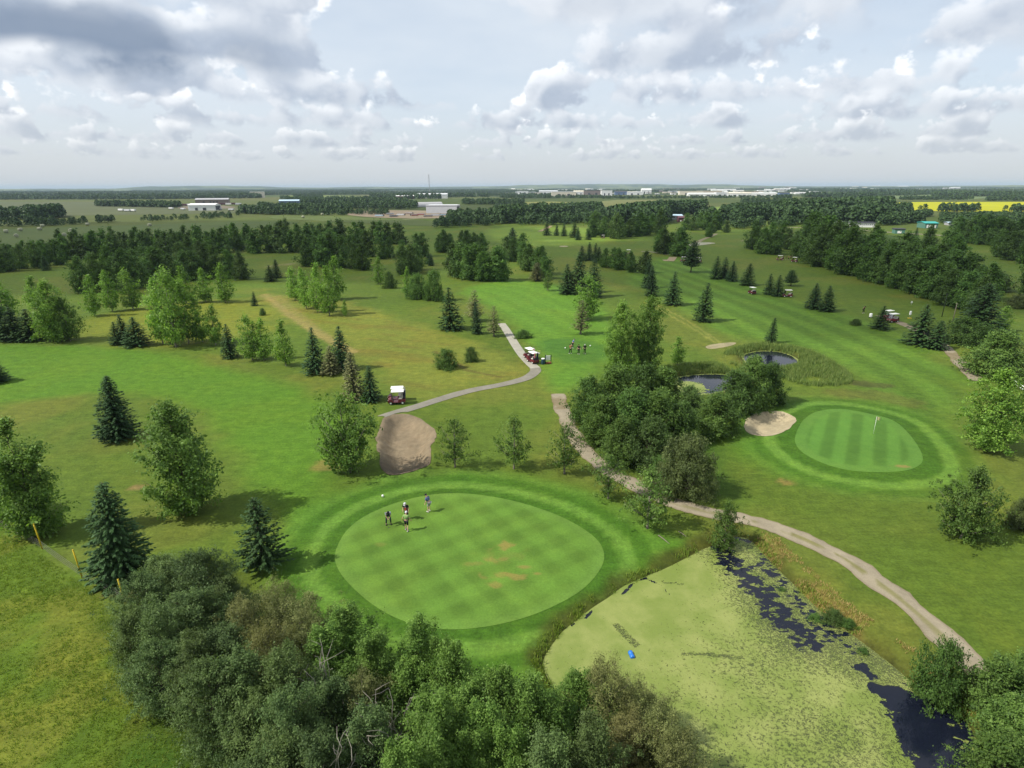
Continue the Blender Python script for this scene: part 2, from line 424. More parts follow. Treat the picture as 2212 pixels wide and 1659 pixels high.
def axis(lo, hi, step, far, grow):
    a = list(np.arange(lo, hi + 1e-6, step)); s = step
    while a[-1] < far: s *= grow; a.append(a[-1] + s)
    s = step; b = []
    v = lo
    while v > -far: s *= grow; v -= s; b.append(v)
    return np.array(b[::-1] + a)
gx = axis(-62, 78, 0.5, 26000, 1.075)
gy = axis(14, 118, 0.5, 26000, 1.045); gy = gy[gy > -400]
X, Y = np.meshgrid(gx, gy); X = X.ravel(); Y = Y.ravel()
Z = gz(X, Y)
for bk in (bunker_big, bunker_small): Z = Z - 0.14 * sstep(-0.15, -0.7, sdf(X, Y, bk, 8.0))      # ground stays under the sand

# ---- turf colours
def lay(col, m, c): return col * (1 - m[:, None]) + np.asarray(c)[None, :] * m[:, None]
cR = np.array(A(110, 140, 56)); cF = np.array(A(108, 156, 52)); cF2 = np.array(A(116, 166, 62)); cH = np.array(A(146, 160, 72))
def zone(pts, feather, wob=2.0):
    pg = smooth_poly(poly(pts), 2); s = sdf(X, Y, pg, 60.0)
    s = s + (fbm(X, Y, 0.22, 3) - 0.5) * wob * 2
    return 1 - sstep(-feather / 2, feather / 2, s)
col = np.tile(cR, (len(X), 1))
RR = np.hypot(X, Y)
# farmland far out: patchwork of crops and pasture
fx = np.floor((X + 0.25 * Y) / 420.0); fy = np.floor((Y - 0.15 * X) / 520.0)
hsh = np.abs(np.sin(fx * 12.9898 + fy * 78.233) * 43758.5453) % 1.0
crop = np.array([A(92, 112, 62), A(120, 138, 78), A(82, 104, 60), A(132, 142, 88), A(104, 128, 66)])
farcol = crop[(hsh * 5).astype(int) % 5] * 0.82
mfar = sstep(430, 700, RR + (fbm(X, Y, 0.01, 3) - 0.5) * 160)
# the course itself
shade_rough = fbm(X, Y, 1 / 26.0, 4)
col = col * (0.86 + 0.28 * shade_rough)[:, None]
col = lay(col, 0.30 * sstep(0.52, 0.68, fbm(X + 90, Y - 30, 1 / 14.0, 4)), A(150, 150, 78))
col = lay(col, zone([(-300, 752), (150, 745), (330, 756), (470, 786), (620, 828), (720, 872), (775, 930), (715, 1010), (730, 1056), (640, 1120), (560, 1060), (485, 960), (430, 880), (250, 842), (100, 862), (-300, 900)], 5, 1.5), cF)
col = lay(col, zone([(985, 622), (1090, 600), (1200, 608), (1310, 650), (1335, 720), (1310, 800), (1230, 850), (1180, 842), (1168, 800), (1140, 740), (1100, 690), (1040, 660)], 6), cF2)
f3 = zone([(1440, 545), (1560, 585), (1700, 645), (1830, 685), (1960, 722), (2052, 785), (2092, 850), (2050, 905), (1990, 890), (1900, 870), (1860, 820), (1760, 752), (1650, 740), (1560, 725), (1440, 650), (1330, 600)], 8)
col = lay(col, f3, A(108, 150, 58))
col = lay(col, zone([(1040, 496), (1100, 490), (1200, 490), (1345, 496), (1350, 515), (1240, 532), (1080, 528)], 14, 4), A(140, 175, 74))  # far fairway painted brighter, standing in for sun through a cloud gap
col = lay(col, zone([(1760, 500), (1830, 506), (1960, 508), (2060, 530), (1990, 540), (1900, 530), (1830, 524)], 14, 4), A(108, 140, 70))
col = lay(col, zone([(560, 1262), (625, 1120), (700, 1066), (830, 1040), (1010, 1024), (1200, 1036), (1400, 1150), (1525, 1188), (1330, 1275), (1240, 1340), (1165, 1420), (1120, 1480), (800, 1450), (650, 1340)], 4), A(100, 152, 52))
col = lay(col, zone([(1560, 960), (1620, 890), (1740, 860), (1880, 862), (2010, 900), (2060, 980), (2040, 1050), (1900, 1072), (1740, 1050), (1640, 1010)], 6), A(100, 150, 52))
m = zone([(545, 628), (640, 640), (760, 655), (950, 715), (1080, 760), (1135, 800), (1085, 822), (985, 842), (900, 868), (845, 830), (770, 760), (650, 700), (560, 670)], 6, 3)
col = lay(col, 0.85 * m, cH)
st = fbm(X * 0.35 + Y * 0.75, X * 0.2 - Y * 0.05, 0.55, 4)
col = lay(col, m * 0.45 * sstep(0.54, 0.70, st), A(134, 126, 66))
m = zone([(180, 690), (330, 655), (560, 640), (600, 690), (560, 730), (300, 750), (190, 735)], 8, 4); col = lay(col, 0.7 * m, A(150, 162, 62))
m = zone([(-300, 1140), (20, 1146), (120, 1205), (230, 1290), (290, 1430), (430, 1560), (520, 1760), (-300, 1760)], 4, 1.5)
col = lay(col, m, A(108, 140, 48))
col = lay(col, m * 0.75 * sstep(0.46, 0.62, fbm(X, Y, 1 / 5.5, 4)), A(140, 150, 62))
col = lay(col, m * 0.7 * sstep(0.52, 0.66, fbm(X + 40, Y + 11, 1 / 7.5, 4)), A(70, 118, 40))
m = zone([(1640, 1060), (1760, 1060), (2212, 1090), (2400, 1300), (2300, 1480), (2150, 1480), (1980, 1310), (1800, 1170), (1640, 1115)], 5); col = lay(col, 0.6 * m, A(108, 136, 52))
# dirt tracks, ruts and worn places
for ln, w, c, k in [([(572, 636), (625, 680), (690, 722), (760, 760)], 1.1, A(176, 168, 108), 0.9), ([(600, 640), (660, 690), (720, 735)], 0.7, A(170, 165, 105), 0.6), ([(1392, 655), (1480, 700), (1545, 738)], 0.35, A(160, 170, 90), 0.8),
                    ([(1402, 652), (1490, 697), (1560, 740)], 0.35, A(160, 170, 90), 0.8), ([(590, 575), (630, 570), (665, 568)], 1.2, A(170, 168, 130), 0.8), ([(940, 760), (1010, 800), (1080, 815)], 0.5, A(106, 92, 60), 0.6),
                    ([(700, 1000), (690, 1010), (720, 1008)], 0.8, A(176, 150, 100), 0.55), ([(1690, 1040), (1705, 1043)], 0.5, A(176, 150, 100), 0.6), ([(1860, 828), (1905, 832)], 1.6, A(92, 84, 62), 0.6), ([(1820, 850), (1900, 852), (1960, 868)], 2.2, A(128, 130, 72), 0.5),
                    ([(290, 1052), (300, 1054)], 0.5, A(190, 160, 120), 0.6), ([(255, 1275), (300, 1290)], 0.9, A(150, 132, 92), 0.6)]:
    d = line_dist(X, Y, poly(ln)); col = lay(col, k * sstep(w * 1.35, w * 0.6, d + (fbm(X, Y, 1.1, 3) - 0.5) * w), c)
# mowing stripes on the fairways
def stripes(ln, width, amp, mask):
    ln = smooth_line(poly(ln), 3)
    d = np.full(X.shape, 1e9); sg = np.zeros(X.shape)
    for i in range(len(ln) - 1):
        a, b = ln[i], ln[i + 1]; dd = seg_dist(X, Y, a, b); cr = (b[0] - a[0]) * (Y - a[1]) - (b[1] - a[1]) * (X - a[0])
        u = dd < d; d = np.where(u, dd, d); sg = np.where(u, np.sign(cr), sg)
    w = np.tanh(2.2 * np.sin(d * sg * math.pi / width + 0.6)); return 1 + amp * w * mask
col *= stripes([(1250, 540), (1440, 610), (1685, 709), (1854, 801), (1905, 850), (1915, 880)], 3.3, 0.14, f3)[:, None]
col *= stripes([(985, 640), (1080, 700), (1180, 760), (1280, 800)], 3.0, 0.06, zone([(985, 622), (1090, 600), (1200, 608), (1310, 650), (1335, 720), (1310, 800), (1168, 800), (1100, 690), (1040, 660)], 6))[:, None]
st_ = sdf(X, Y, tee, 12.0); col = lay(col, 0.75 * (1 - sstep(-1.5, 1.5, st_ + (fbm(X, Y, 0.3, 3) - 0.5) * 3)), A(88, 140, 60))
# rings mown round the greens
s1 = sdf(X, Y, green1, 12.0); wob = (fbm(X, Y, 0.35, 3) - 0.5) * 0.5
c_d = np.array(A(84, 132, 44)); c_l = np.array(A(126, 176, 76))
def band(s, a, b): return sstep(a - 0.2, a + 0.2, s) * (1 - sstep(b - 0.3, b + 0.3, s))
for a, b, c, k in [(-1, 1.25, c_d, 0.95), (1.25, 2.6, c_l, 0.85), (2.6, 4.1, c_d, 0.75), (4.1, 5.4, c_l, 0.3)]: col = lay(col, k * band(s1 + wob, a, b), c)
s2 = sdf(X, Y, green2, 12.0)
for a, b, c, k in [(-1, 1.9, c_d, 0.95), (1.9, 3.4, c_l, 0.85), (3.4, 4.9, c_d, 0.55), (4.9, 6.0, c_l, 0.2)]: col = lay(col, k * band(s2 + wob, a, b), c)
# banks of the ponds
for i, pg in enumerate(ponds):
    s = sdf(X, Y, pg, 6.0)
    w = 1.5 if i == 0 else 2.5
    col = lay(col, 0.85 * (1 - sstep(0.2, w, s + (fbm(X, Y, 0.8, 3) - 0.5) * 1.4)), A(92, 100, 46))
    if i == 0:
        right = sstep(-4, 4, X - (0.0 + (Y * 0.40)))
        col = lay(col, right * 0.6 * (1 - sstep(0.5, 1.8, s)) * sstep(0.42, 0.62, fbm(X, Y, 0.5, 3)), A(166, 146, 92))
    col = lay(col, 1 - sstep(-0.3, 0.1, s), A(52, 46, 34))
# thicket floor
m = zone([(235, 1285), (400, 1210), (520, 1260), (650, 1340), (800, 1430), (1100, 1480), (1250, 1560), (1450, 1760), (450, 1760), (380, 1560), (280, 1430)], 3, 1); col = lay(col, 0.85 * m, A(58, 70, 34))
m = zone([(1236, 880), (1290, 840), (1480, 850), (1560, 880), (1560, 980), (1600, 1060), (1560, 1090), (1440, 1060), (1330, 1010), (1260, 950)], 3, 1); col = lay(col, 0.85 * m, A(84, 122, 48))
col = col * (1 - mfar[:, None]); col += farcol * mfar[:, None] * (0.9 + 0.2 * fbm(X, Y, 1 / 60.0, 3))[:, None]
n0 = len(gx); ii = np.arange(len(gy) - 1)[:, None] * n0 + np.arange(n0 - 1)[None, :]; ii = ii.ravel()
Fq = np.stack([ii, ii + 1, ii + n0 + 1, ii + n0], 1)
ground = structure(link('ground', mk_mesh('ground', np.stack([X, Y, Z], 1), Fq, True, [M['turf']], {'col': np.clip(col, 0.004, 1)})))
GX, GY = X, Y

# ---------------------------------------------------------------- laid sheets: greens, sand, paths, fields
def sheet(name, pg, colfn, mat, off=0.02, rings=14, dense=0.5, zfn=None):
    per = np.vstack([pg, pg[:1]]); seg = np.hypot(*(np.diff(per, axis=0).T)); cum = np.concatenate([[0], np.cumsum(seg)])
    n = max(24, int(cum[-1] / dense)); t = np.linspace(0, cum[-1], n, endpoint=False)
    b = np.stack([np.interp(t, cum, per[:, 0]), np.interp(t, cum, per[:, 1])], 1); c = pg.mean(0)
    ss = np.linspace(1, 0.02, rings) ** 0.9
    V = np.vstack([c + (b - c) * s for s in ss] + [c[None, :]])
    z = (zfn or gz)(V[:, 0], V[:, 1]) + off
    F = []
    for r in range(rings - 1):
        for i in range(n): F.append((r * n + i, r * n + (i + 1) % n, (r + 1) * n + (i + 1) % n, (r + 1) * n + i))
    L = (rings - 1) * n
    for i in range(n): F.append((L + i, L + (i + 1) % n, rings * n))
    o = link(name, mk_mesh(name, np.column_stack([V, z]), F, True, [mat], {'col': np.clip(colfn(V[:, 0], V[:, 1]), 0.004, 1)}))
    if sum(np.cross(np.roll(pg, -1, 0) - pg, np.roll(pg, -2, 0) - pg)) < 0: o.data.flip_normals()
    return structure(o)
def strip(name, ln, width, colfn, mat, off=0.03, step=0.6, edge=0.15, seed=1):
    ln = np.asarray(ln); seg = np.hypot(*(np.diff(ln, axis=0).T)); cum = np.concatenate([[0], np.cumsum(seg)])
    n = max(4, int(cum[-1] / step)); t = np.linspace(0, cum[-1], n)
    p = np.stack([np.interp(t, cum, ln[:, 0]), np.interp(t, cum, ln[:, 1])], 1)
    d = np.gradient(p, axis=0); d /= np.hypot(d[:, 0], d[:, 1])[:, None]; nr = np.stack([-d[:, 1], d[:, 0]], 1)
    r = np.random.default_rng(seed); k = 9; us = np.linspace(-1, 1, k); V = []; U = []
    jl = (np.convolve(r.random(n + 4), np.ones(5) / 5, 'valid') - 0.5) * edge * 2; jr = (np.convolve(r.random(n + 4), np.ones(5) / 5, 'valid') - 0.5) * edge * 2
    for j, u in enumerate(us):
        w = width / 2 * u + np.where(u < 0, jl * -u, jr * u); V.append(p + nr * w[:, None]); U.append(np.full(n, u))
    V = np.concatenate(V); U = np.concatenate(U)
    V3 = np.column_stack([V, gz(V[:, 0], V[:, 1]) + off + 0.02 * (1 - U ** 2)])
    F = np.array([(j * n + i, (j + 1) * n + i, (j + 1) * n + i + 1, j * n + i + 1) for j in range(k - 1) for i in range(n - 1)])[:, ::-1]
    return structure(link(name, mk_mesh(name, V3, F, True, [mat], {'col': np.clip(colfn(V[:, 0], V[:, 1], U), 0.004, 1)})))

def green1_col(x, y):
    a = math.radians(33); w = 1.35
    u = x * math.cos(a) + y * math.sin(a); v = -x * math.sin(a * 1.05) + y * math.cos(a * 1.05)
    k = 0.5 * np.tanh(2.4 * np.sin(u * math.pi / w)) + 0.5 * np.tanh(2.4 * np.sin(v * math.pi / (w * 0.95)))
    c = np.array(A(120, 164, 68))[None, :] * (1 + 0.17 * k * (0.5 + 0.9 * fbm(x, y, 0.3, 3)))[:, None] * (0.88 + 0.24 * fbm(x, y, 0.16, 3))[:, None]
    brown = np.array(A(172, 158, 92))
    for (bx, by, rx, ry, kk) in [(1092, 1184, 0.75, 0.55, 0.9), (1075, 1212, 0.9, 0.3, 0.55), (1104, 1247, 1.4, 0.45, 0.85), (1128, 1228, 0.7, 0.25, 0.8), (1062, 1268, 0.7, 0.35, 0.7), (1040, 1252, 0.5, 0.25, 0.6), (1020, 1222, 0.8, 0.25, 0.45), (1160, 1243, 0.3, 0.15, 0.8), (826, 1180, 0.35, 0.25, 0.35), (1090, 1205, 1.6, 0.9, 0.2)]:
        px, py = P(bx, by); d = np.hypot((x - px) / rx, (y - py) / ry) + (fbm(x, y, 1.6, 4) - 0.5) * 2.6
        c = lay(c, kk * 0.85 * sstep(1.25, 0.35, d), brown)
    s = sdf(x, y, green1, 10.0)
    return lay(c, 0.55 * sstep(-1.4, -0.1, s), A(132, 176, 82))
structure(sheet('putting_green', green1, green1_col, M['green_turf'], 0.02, 46, 0.22))
d2 = poly([(1762, 986), (1786, 897)]); dv = (d2[1] - d2[0]) / np.linalg.norm(d2[1] - d2[0])
def green2_col(x, y):
    u = (x - d2[0][0]) * dv[1] - (y - d2[0][1]) * dv[0]
    s = sdf(x, y, green2, 10.0)
    k = np.tanh(2.5 * np.sin(u * math.pi / 1.28 + 2.6)) * sstep(-0.9, -1.6, s)
    c = np.array(A(108, 158, 68))[None, :] * (1 + 0.15 * k)[:, None] * (0.9 + 0.2 * fbm(x, y, 0.2, 3))[:, None]
    px, py = P(1944, 1010); d = np.hypot((x - px) / 0.9, (y - py) / 0.35) + (fbm(x, y, 1.5, 4) - 0.5) * 1.5
    return lay(lay(c, 0.7 * sstep(-1.5, -0.9, s), A(118, 168, 76)), 0.7 * sstep(1.1, 0.6, d), A(176, 158, 100))
structure(sheet('putting_green', green2, green2_col, M['green_turf'], 0.02, 46, 0.22))
def sand1(x, y):
    ang = np.arctan2(y - bunker_big[:, 1].mean(), x - bunker_big[:, 0].mean())
    c = np.array(A(168, 152, 124))[None, :] * (0.86 + 0.28 * fbm(x * 2.0, y * 0.5, 1.4, 4))[:, None]
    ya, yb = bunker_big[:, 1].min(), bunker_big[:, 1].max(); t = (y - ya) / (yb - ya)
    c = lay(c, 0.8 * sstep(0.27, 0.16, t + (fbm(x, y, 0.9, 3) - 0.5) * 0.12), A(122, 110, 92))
    c = lay(c, 0.45 * sstep(0.8, 0.95, t), A(140, 128, 108))
    return lay(c, 0.7 * sstep(0.62, 0.9, fbm(x, y, 1.7, 3)), A(150, 128, 98))
sheet('bunker', bunker_big, sand1, M['sand'], 0.03, 26, 0.3)
sheet('bunker', bunker_small, lambda x, y: np.array(A(214, 200, 164))[None, :] * (0.93 + 0.14 * fbm(x, y, 0.9, 4))[:, None], M['sand'], 0.03, 22, 0.3)
sheet('sand_patch', bare_sand, lambda x, y: np.array(A(190, 180, 140))[None, :] * (0.85 + 0.3 * fbm(x, y, 0.9, 3))[:, None], M['sand'], 0.03, 8, 0.4)

path_concrete = smooth_line(poly([(1083, 699), (1094, 713), (1112, 744), (1128, 768), (1148, 789), (1157, 796)]), 2)
path_asphalt = smooth_line(poly([(1155, 795), (1158, 801), (1152, 808), (1140, 816), (1120, 823), (1095, 829), (1060, 836), (1020, 843), (985, 852), (940, 866), (890, 882), (850, 893), (824, 903)]), 3)
path_gravel = smooth_line(poly([(1204, 851), (1212, 878), (1224, 908), (1238, 938), (1252, 962), (1278, 988), (1315, 1018), (1365, 1047), (1425, 1076), (1482, 1095), (1540, 1107), (1605, 1120), (1680, 1141), (1760, 1173), (1840, 1216), (1920, 1273), (2000, 1340), (2060, 1395), (2115, 1448), (2180, 1520), (2260, 1610)]), 3)
path_right = smooth_line(poly([(1900, 684), (1935, 696), (1965, 708), (2000, 725), (2042, 748), (2062, 770), (2086, 796), (2112, 822)]), 3)
def flat_col(c, v=0.2, s=0.5): return lambda x, y, u: np.array(c)[None, :] * (1 - v / 2 + v * fbm(x, y, s, 4))[:, None]
strip('concrete_path', path_concrete, 1.7, flat_col(A(206, 202, 184), 0.15), M['gravel'], 0.06, 0.5, 0.02)
strip('asphalt_path', path_asphalt, 1.75, flat_col(A(168, 163, 148), 0.22), M['gravel'], 0.045, 0.5, 0.12)
def gravel_col(x, y, u):
    c = np.array(A(188, 176, 150))[None, :] * (0.86 + 0.28 * fbm(x, y, 0.7, 4))[:, None]
    t = sstep(8, 22, x) * (1 - sstep(26, 33, x))
    g = t * sstep(0.30, 0.08, np.abs(u + 0.1)) * sstep(0.44, 0.56, fbm(x, y, 0.9, 3))
    c = lay(c, 0.8 * g, A(140, 140, 70))
    far = sstep(58, 72, y)
    c = lay(c, 0.6 * far * sstep(0.45, 0.6, fbm(x + 5, y, 0.5, 3)), A(146, 128, 88))
    return lay(c, 0.5 * sstep(0.75, 1.0, np.abs(u)), A(140, 124, 90))
strip('gravel_path', path_gravel, 2.0, gravel_col, M['gravel'], 0.03, 0.4, 0.45)
strip('gravel_path', path_right, 2.0, gravel_col, M['gravel'], 0.04, 0.5, 0.4, 3)
def px_strip(name, pts, w, c, seed=5, step=3.0): return strip(name, smooth_line(poly(pts), 2), w, flat_col(c), M['gravel'], 0.06, step, 0.2, seed)
px_strip('gravel_path', [(1454, 555), (1450, 561), (1446, 566), (1438, 561)], 3.0, A(188, 170, 140))
px_strip('gravel_path', [(1548, 505), (1532, 512), (1512, 520), (1505, 527)], 2.5, A(170, 160, 130))
px_strip('gravel_path', [(1600, 521), (1622, 520), (1640, 521)], 2.0, A(185, 175, 145))
px_strip('gravel_path', [(1385, 543), (1402, 543), (1430, 548), (1450, 551)], 1.8, A(170, 165, 140))
px_strip('gravel_path', [(1165, 500), (1180, 494), (1190, 488)], 3.0, A(185, 165, 130))
px_strip('gravel_path', [(1650, 510), (1648, 525), (1647, 545)], 2.5, A(170, 150, 120))
px_strip('road', [(1700, 491), (1790, 493), (1880, 499), (1935, 503), (2010, 507), (2080, 512)], 6.0, A(172, 162, 138), step=8)
px_strip('road', [(131, 461), (190, 458), (259, 456), (330, 455)], 7.0, A(150, 150, 120), step=12)
px_strip('road', [(860, 475), (960, 468), (1030, 461), (1090, 459)], 6.0, A(160, 160, 120), step=12)
px_strip('road', [(1463, 494), (1490, 495), (1512, 495)], 5.0, A(160, 158, 150), step=8)
sheet('bunker', smooth_poly(poly([(1482, 531), (1500, 525), (1530, 524), (1550, 526), (1530, 529), (1500, 532)]), 2), lambda x, y: np.array(A(196, 196, 170))[None, :] * np.ones((len(x), 1)), M['sand'], 0.10, 6, 2.0)
sheet('bunker', smooth_poly(poly([(1205, 531), (1222, 530), (1230, 532), (1215, 534)]), 2), lambda x, y: np.array(A(196, 190, 150))[None, :] * np.ones((len(x), 1)), M['sand'], 0.10, 6, 2.0)

def field(name, pts, c, v=0.25, off=0.10, s=1 / 40.0):
    pg = smooth_poly(poly(pts), 1)
    return sheet(name, pg, lambda x, y: np.array(c)[None, :] * (1 - v / 2 + v * fbm(x * 0.5, y, s, 4))[:, None], M['field'], off, 14, 12.0)
field('hay_field', [(-300, 545), (120, 540), (420, 505), (620, 486), (660, 478), (480, 479), (300, 486), (0, 495), (-300, 505)], A(104, 124, 66))
field('pasture', [(-200, 470), (150, 466), (420, 462), (560, 458), (500, 444), (330, 442), (250, 436), (-200, 437)], A(112, 122, 84))
field('pasture', [(560, 472), (700, 478), (860, 486), (960, 490), (960, 478), (760, 470), (620, 462)], A(112, 130, 70), off=0.15)
field('pasture', [(1296, 448), (1380, 453), (1470, 452), (1520, 440), (1440, 431), (1300, 432)], A(140, 146, 88))
field('pasture', [(1512, 468), (1560, 470), (1612, 462), (1620, 448), (1530, 446)], A(138, 166, 76), off=0.15)
field('pasture', [(1080, 446), (1180, 444), (1250, 438), (1180, 435), (1075, 440)], A(150, 156, 84), off=0.2)
field('gravel_yard', [(735, 463), (800, 470), (900, 473), (1000, 470), (1090, 463), (1090, 457), (930, 455), (800, 454)], A(168, 154, 130), off=0.18, s=1 / 14.0)
field('gravel_yard', [(380, 452), (470, 452), (520, 448), (470, 443), (390, 445)], A(150, 140, 120), off=0.18)
field('canola_field', [(1930, 449), (1990, 456), (2120, 457), (2330, 456), (2330, 436), (1990, 436), (1925, 438)], A(205, 208, 30, 1.9), 0.12)
field('canola_field', [(2146, 424), (2212, 425), (2330, 425), (2330, 413), (2180, 414)], A(205, 208, 30, 1.9), 0.12, off=0.25)
field('pasture', [(1960, 432), (2140, 432), (2140, 418), (2000, 418), (1900, 424)], A(128, 150, 96), off=0.2)
field('pasture', [(600, 425), (760, 428), (790, 424), (650, 421)], A(138, 156, 84), off=0.25)

# hills on the horizon
prof_x = [-900, -200, 0, 120, 250, 330, 430, 520, 600, 700, 800, 880, 960, 1060, 1140, 1210, 1300, 1380, 1470, 1540, 1640, 1760, 1900, 2100, 2212, 2500, 3200]
prof_h = [2.0, 2.0, 2.4, 2.2, 2.6, 4.6, 5.2, 5.0, 3.6, 2.4, 3.6, 2.6, 3.4, 3.8, 5.0, 5.6, 5.8, 5.8, 4.6, 5.6, 3.2, 2.0, 1.8, 2.2, 2.4, 2.0, 2.0]
V = []; cc = []; nx_ = 420; rs = [7800, 8600, 9400, 10200, 11000, 12000, 13200, 14500]
for j, r in enumerate(rs):
    for i in range(nx_):
        a = math.radians(-62 + 124 * i / (nx_ - 1)); xs = CX + FPX * math.tan(a) / math.cos(PITCH)
        h = np.interp(xs, prof_x, prof_h) / FPX * 15000 * (0.9 + 0.2 * fbm(np.array([i * 0.15]), np.array([3.0]), 1.0, 3)[0])
        f = [0, 0.18, 0.42, 0.72, 1.0, 0.8, 0.4, 0][j] * (0.85 + 0.3 * fbm(np.array([i * 0.23]), np.array([j * 1.7]), 1.0, 2)[0])
        V.append((r * math.sin(a), r * math.cos(a), h * f - 0.5)); q = fbm(np.array([i * 0.13]), np.array([j * 2.1]), 1.0, 3)[0]
        cc.append(A(78, 98, 58) if q < 0.52 else A(126, 142, 86))
F = np.array([(j * nx_ + i, j * nx_ + i + 1, (j + 1) * nx_ + i + 1, (j + 1) * nx_ + i) for j in range(len(rs) - 1) for i in range(nx_ - 1)])[:, ::-1]
structure(link('hills', mk_mesh('hills', V, F, True, [M['field']], {'col': np.array(cc)})))

# ---------------------------------------------------------------- water and duckweed
def water_mat():
    m = bpy.data.materials.new('pond_water'); m.use_nodes = True; N = NT(m.node_tree); N.n.clear()
    b = N.new('ShaderNodeBsdfPrincipled'); b.inputs['Base Color'].default_value = (0.006, 0.008, 0.016, 1); b.inputs['Roughness'].default_value = 0.06
    b.inputs['IOR'].default_value = 1.33; b.inputs['Specular IOR Level'].default_value = 0.5
    geo = N.new('ShaderNodeNewGeometry'); n = N.noise(geo.outputs['Position'], 2.2, 3, 0.6)
    bp = N.new('ShaderNodeBump'); bp.inputs['Strength'].default_value = 0.12; bp.inputs['Distance'].default_value = 0.02
    N.l.new(n, bp.inputs['Height']); N.l.new(bp.outputs[0], b.inputs['Normal'])
    o = N.new('ShaderNodeOutputMaterial'); N.l.new(b.outputs[0], o.inputs[0]); return m
M['water'] = water_mat()
for i, pg in enumerate(ponds):
    c = pg.mean(0); d = pg - c; b = c + d * (1 + 0.5 / np.linalg.norm(d, axis=1))[:, None]
    me = mk_mesh('pond_water', np.column_stack([b, np.full(len(b), WATER_Z)]), [tuple(range(len(b)))], False, [M['water']])
    if me.polygons[0].normal.z < 0: me.flip_normals()
    structure(link('pond_water', me))

def weed_mat():
    m = bpy.data.materials.new('duckweed'); m.use_nodes = True; N = NT(m.node_tree); N.n.clear()
    cov = N.new('ShaderNodeAttribute', attribute_name='cov').outputs['Fac']
    crk = N.new('ShaderNodeAttribute', attribute_name='crk').outputs['Fac']
    geo = N.new('ShaderNodeNewGeometry'); p = geo.outputs['Position']
    pw = N.vmath('ADD', p, N.vmath('SCALE', N.vmath('SUBTRACT', N.noise(p, 0.9, 3, 0.6, col=True), (0.5, 0.5, 0.5)), 1.6))
    # open water: ragged islands of weed where the cover is thin
    isl = N.math('ADD', N.math('MULTIPLY', N.noise(N.vmath('MULTIPLY', p, (0.7, 1.2, 1)), 1.9, 5, 0.55, 0.4), 0.75), N.math('MULTIPLY', N.noise(p, 3.6, 4, 0.6), 0.25))
    m1 = N.ramp(N.math('SUBTRACT', N.math('ADD', isl, cov), 1.0), -0.012, 0.012)
    # short cracks in the mat
    v1 = N.math('ABSOLUTE', N.math('SUBTRACT', N.noise(N.vmath('MULTIPLY', pw, (1.0, 2.2, 1)), 4.2, 2, 0.5), 0.5))
    v2 = N.math('ABSOLUTE', N.math('SUBTRACT', N.noise(N.vmath('MULTIPLY', pw, (2.3, 0.9, 1)), 3.9, 2, 0.5), 0.5))
    g1 = N.noise(p, 4.4, 2, 0.5)
    g2 = N.noise(N.vmath('ADD', p, (31, 7, 0)), 4.0, 2, 0.5)
    w1 = N.math('MULTIPLY', N.ramp(N.math('ADD', g1, crk), 0.84, 1.10), 0.055)
    w2 = N.math('MULTIPLY', N.ramp(N.math('ADD', g2, crk), 0.84, 1.14), 0.060)
    k1 = N.math('LESS_THAN', v1, w1); k2 = N.math('LESS_THAN', v2, w2)
    crack = N.math('MAXIMUM', k1, k2)
    mask = N.math('MULTIPLY', m1, N.math('SUBTRACT', 1.0, N.math('MULTIPLY', crack, 0.62)))
    n1 = N.noise(p, 14, 3, 0.7); n2 = N.noise(p, 0.5, 4, 0.6)
    c = N.mix(N.ramp(N.math('ADD', N.math('MULTIPLY', n2, 0.6), N.math('MULTIPLY', N.noise(p, 0.16, 4, 0.6, 1.2), 0.4)), 0.36, 0.64), c4(A(148, 168, 76)), c4(A(180, 190, 106)))
    c = N.mix(N.ramp(N.math('ADD', g1, N.math('MULTIPLY', crk, 0.6)), 0.7, 1.15, 0.0, 0.40), c, c4(A(118, 138, 58)))
    c = N.vmath('SCALE', c, N.ramp(n1, 0.2, 0.8, 0.85, 1.15, False))
    d = N.new('ShaderNodeBsdfPrincipled'); N.l.new(c, d.inputs['Base Color']); d.inputs['Roughness'].default_value = 0.55; d.inputs['Specular IOR Level'].default_value = 0.3
    bp = N.new('ShaderNodeBump'); bp.inputs['Strength'].default_value = 0.3; bp.inputs['Distance'].default_value = 0.03
    N.l.new(n1, bp.inputs['Height']); N.l.new(bp.outputs[0], d.inputs['Normal'])
    t = N.new('ShaderNodeBsdfTransparent'); mx = N.new('ShaderNodeMixShader')
    N.l.new(mask, mx.inputs[0]); N.l.new(t.outputs[0], mx.inputs[1]); N.l.new(d.outputs[0], mx.inputs[2])
    o = N.new('ShaderNodeOutputMaterial'); N.l.new(mx.outputs[0], o.inputs[0]); return m
M['duckweed'] = weed_mat()
def pz(pts): return poly(pts, WATER_Z)
def weed_sheet(name, pg, covfn, crkfn, step, label):
    x0, y0 = pg.min(0) - 0.3; x1, y1 = pg.max(0) + 0.3
    ax = np.arange(x0, x1, step); ay = np.arange(y0, y1, step); xx, yy = np.meshgrid(ax, ay); s = sdf(xx.ravel(), yy.ravel(), pg, 5.0)
    xx = xx.ravel(); yy = yy.ravel(); cv = covfn(xx, yy); ck = crkfn(xx, yy); n = len(ax)
    i = (np.arange(len(ay) - 1)[:, None] * n + np.arange(n - 1)[None, :]).ravel()
    q = np.stack([i, i + 1, i + n + 1, i + n], 1); keep = (s[q].min(1) < 0.12) & (cv[q].max(1) > 0.22); q = q[keep]
    u, invr = np.unique(q, return_inverse=True); q = invr.reshape(-1, 4)
    V = np.column_stack([xx[u], yy[u], np.full(len(u), WATER_Z + 0.015)])
    return stuff(link(name, mk_mesh(name, V, q, False, [M['duckweed']], {'cov': cv[u], 'crk': ck[u]})), label)
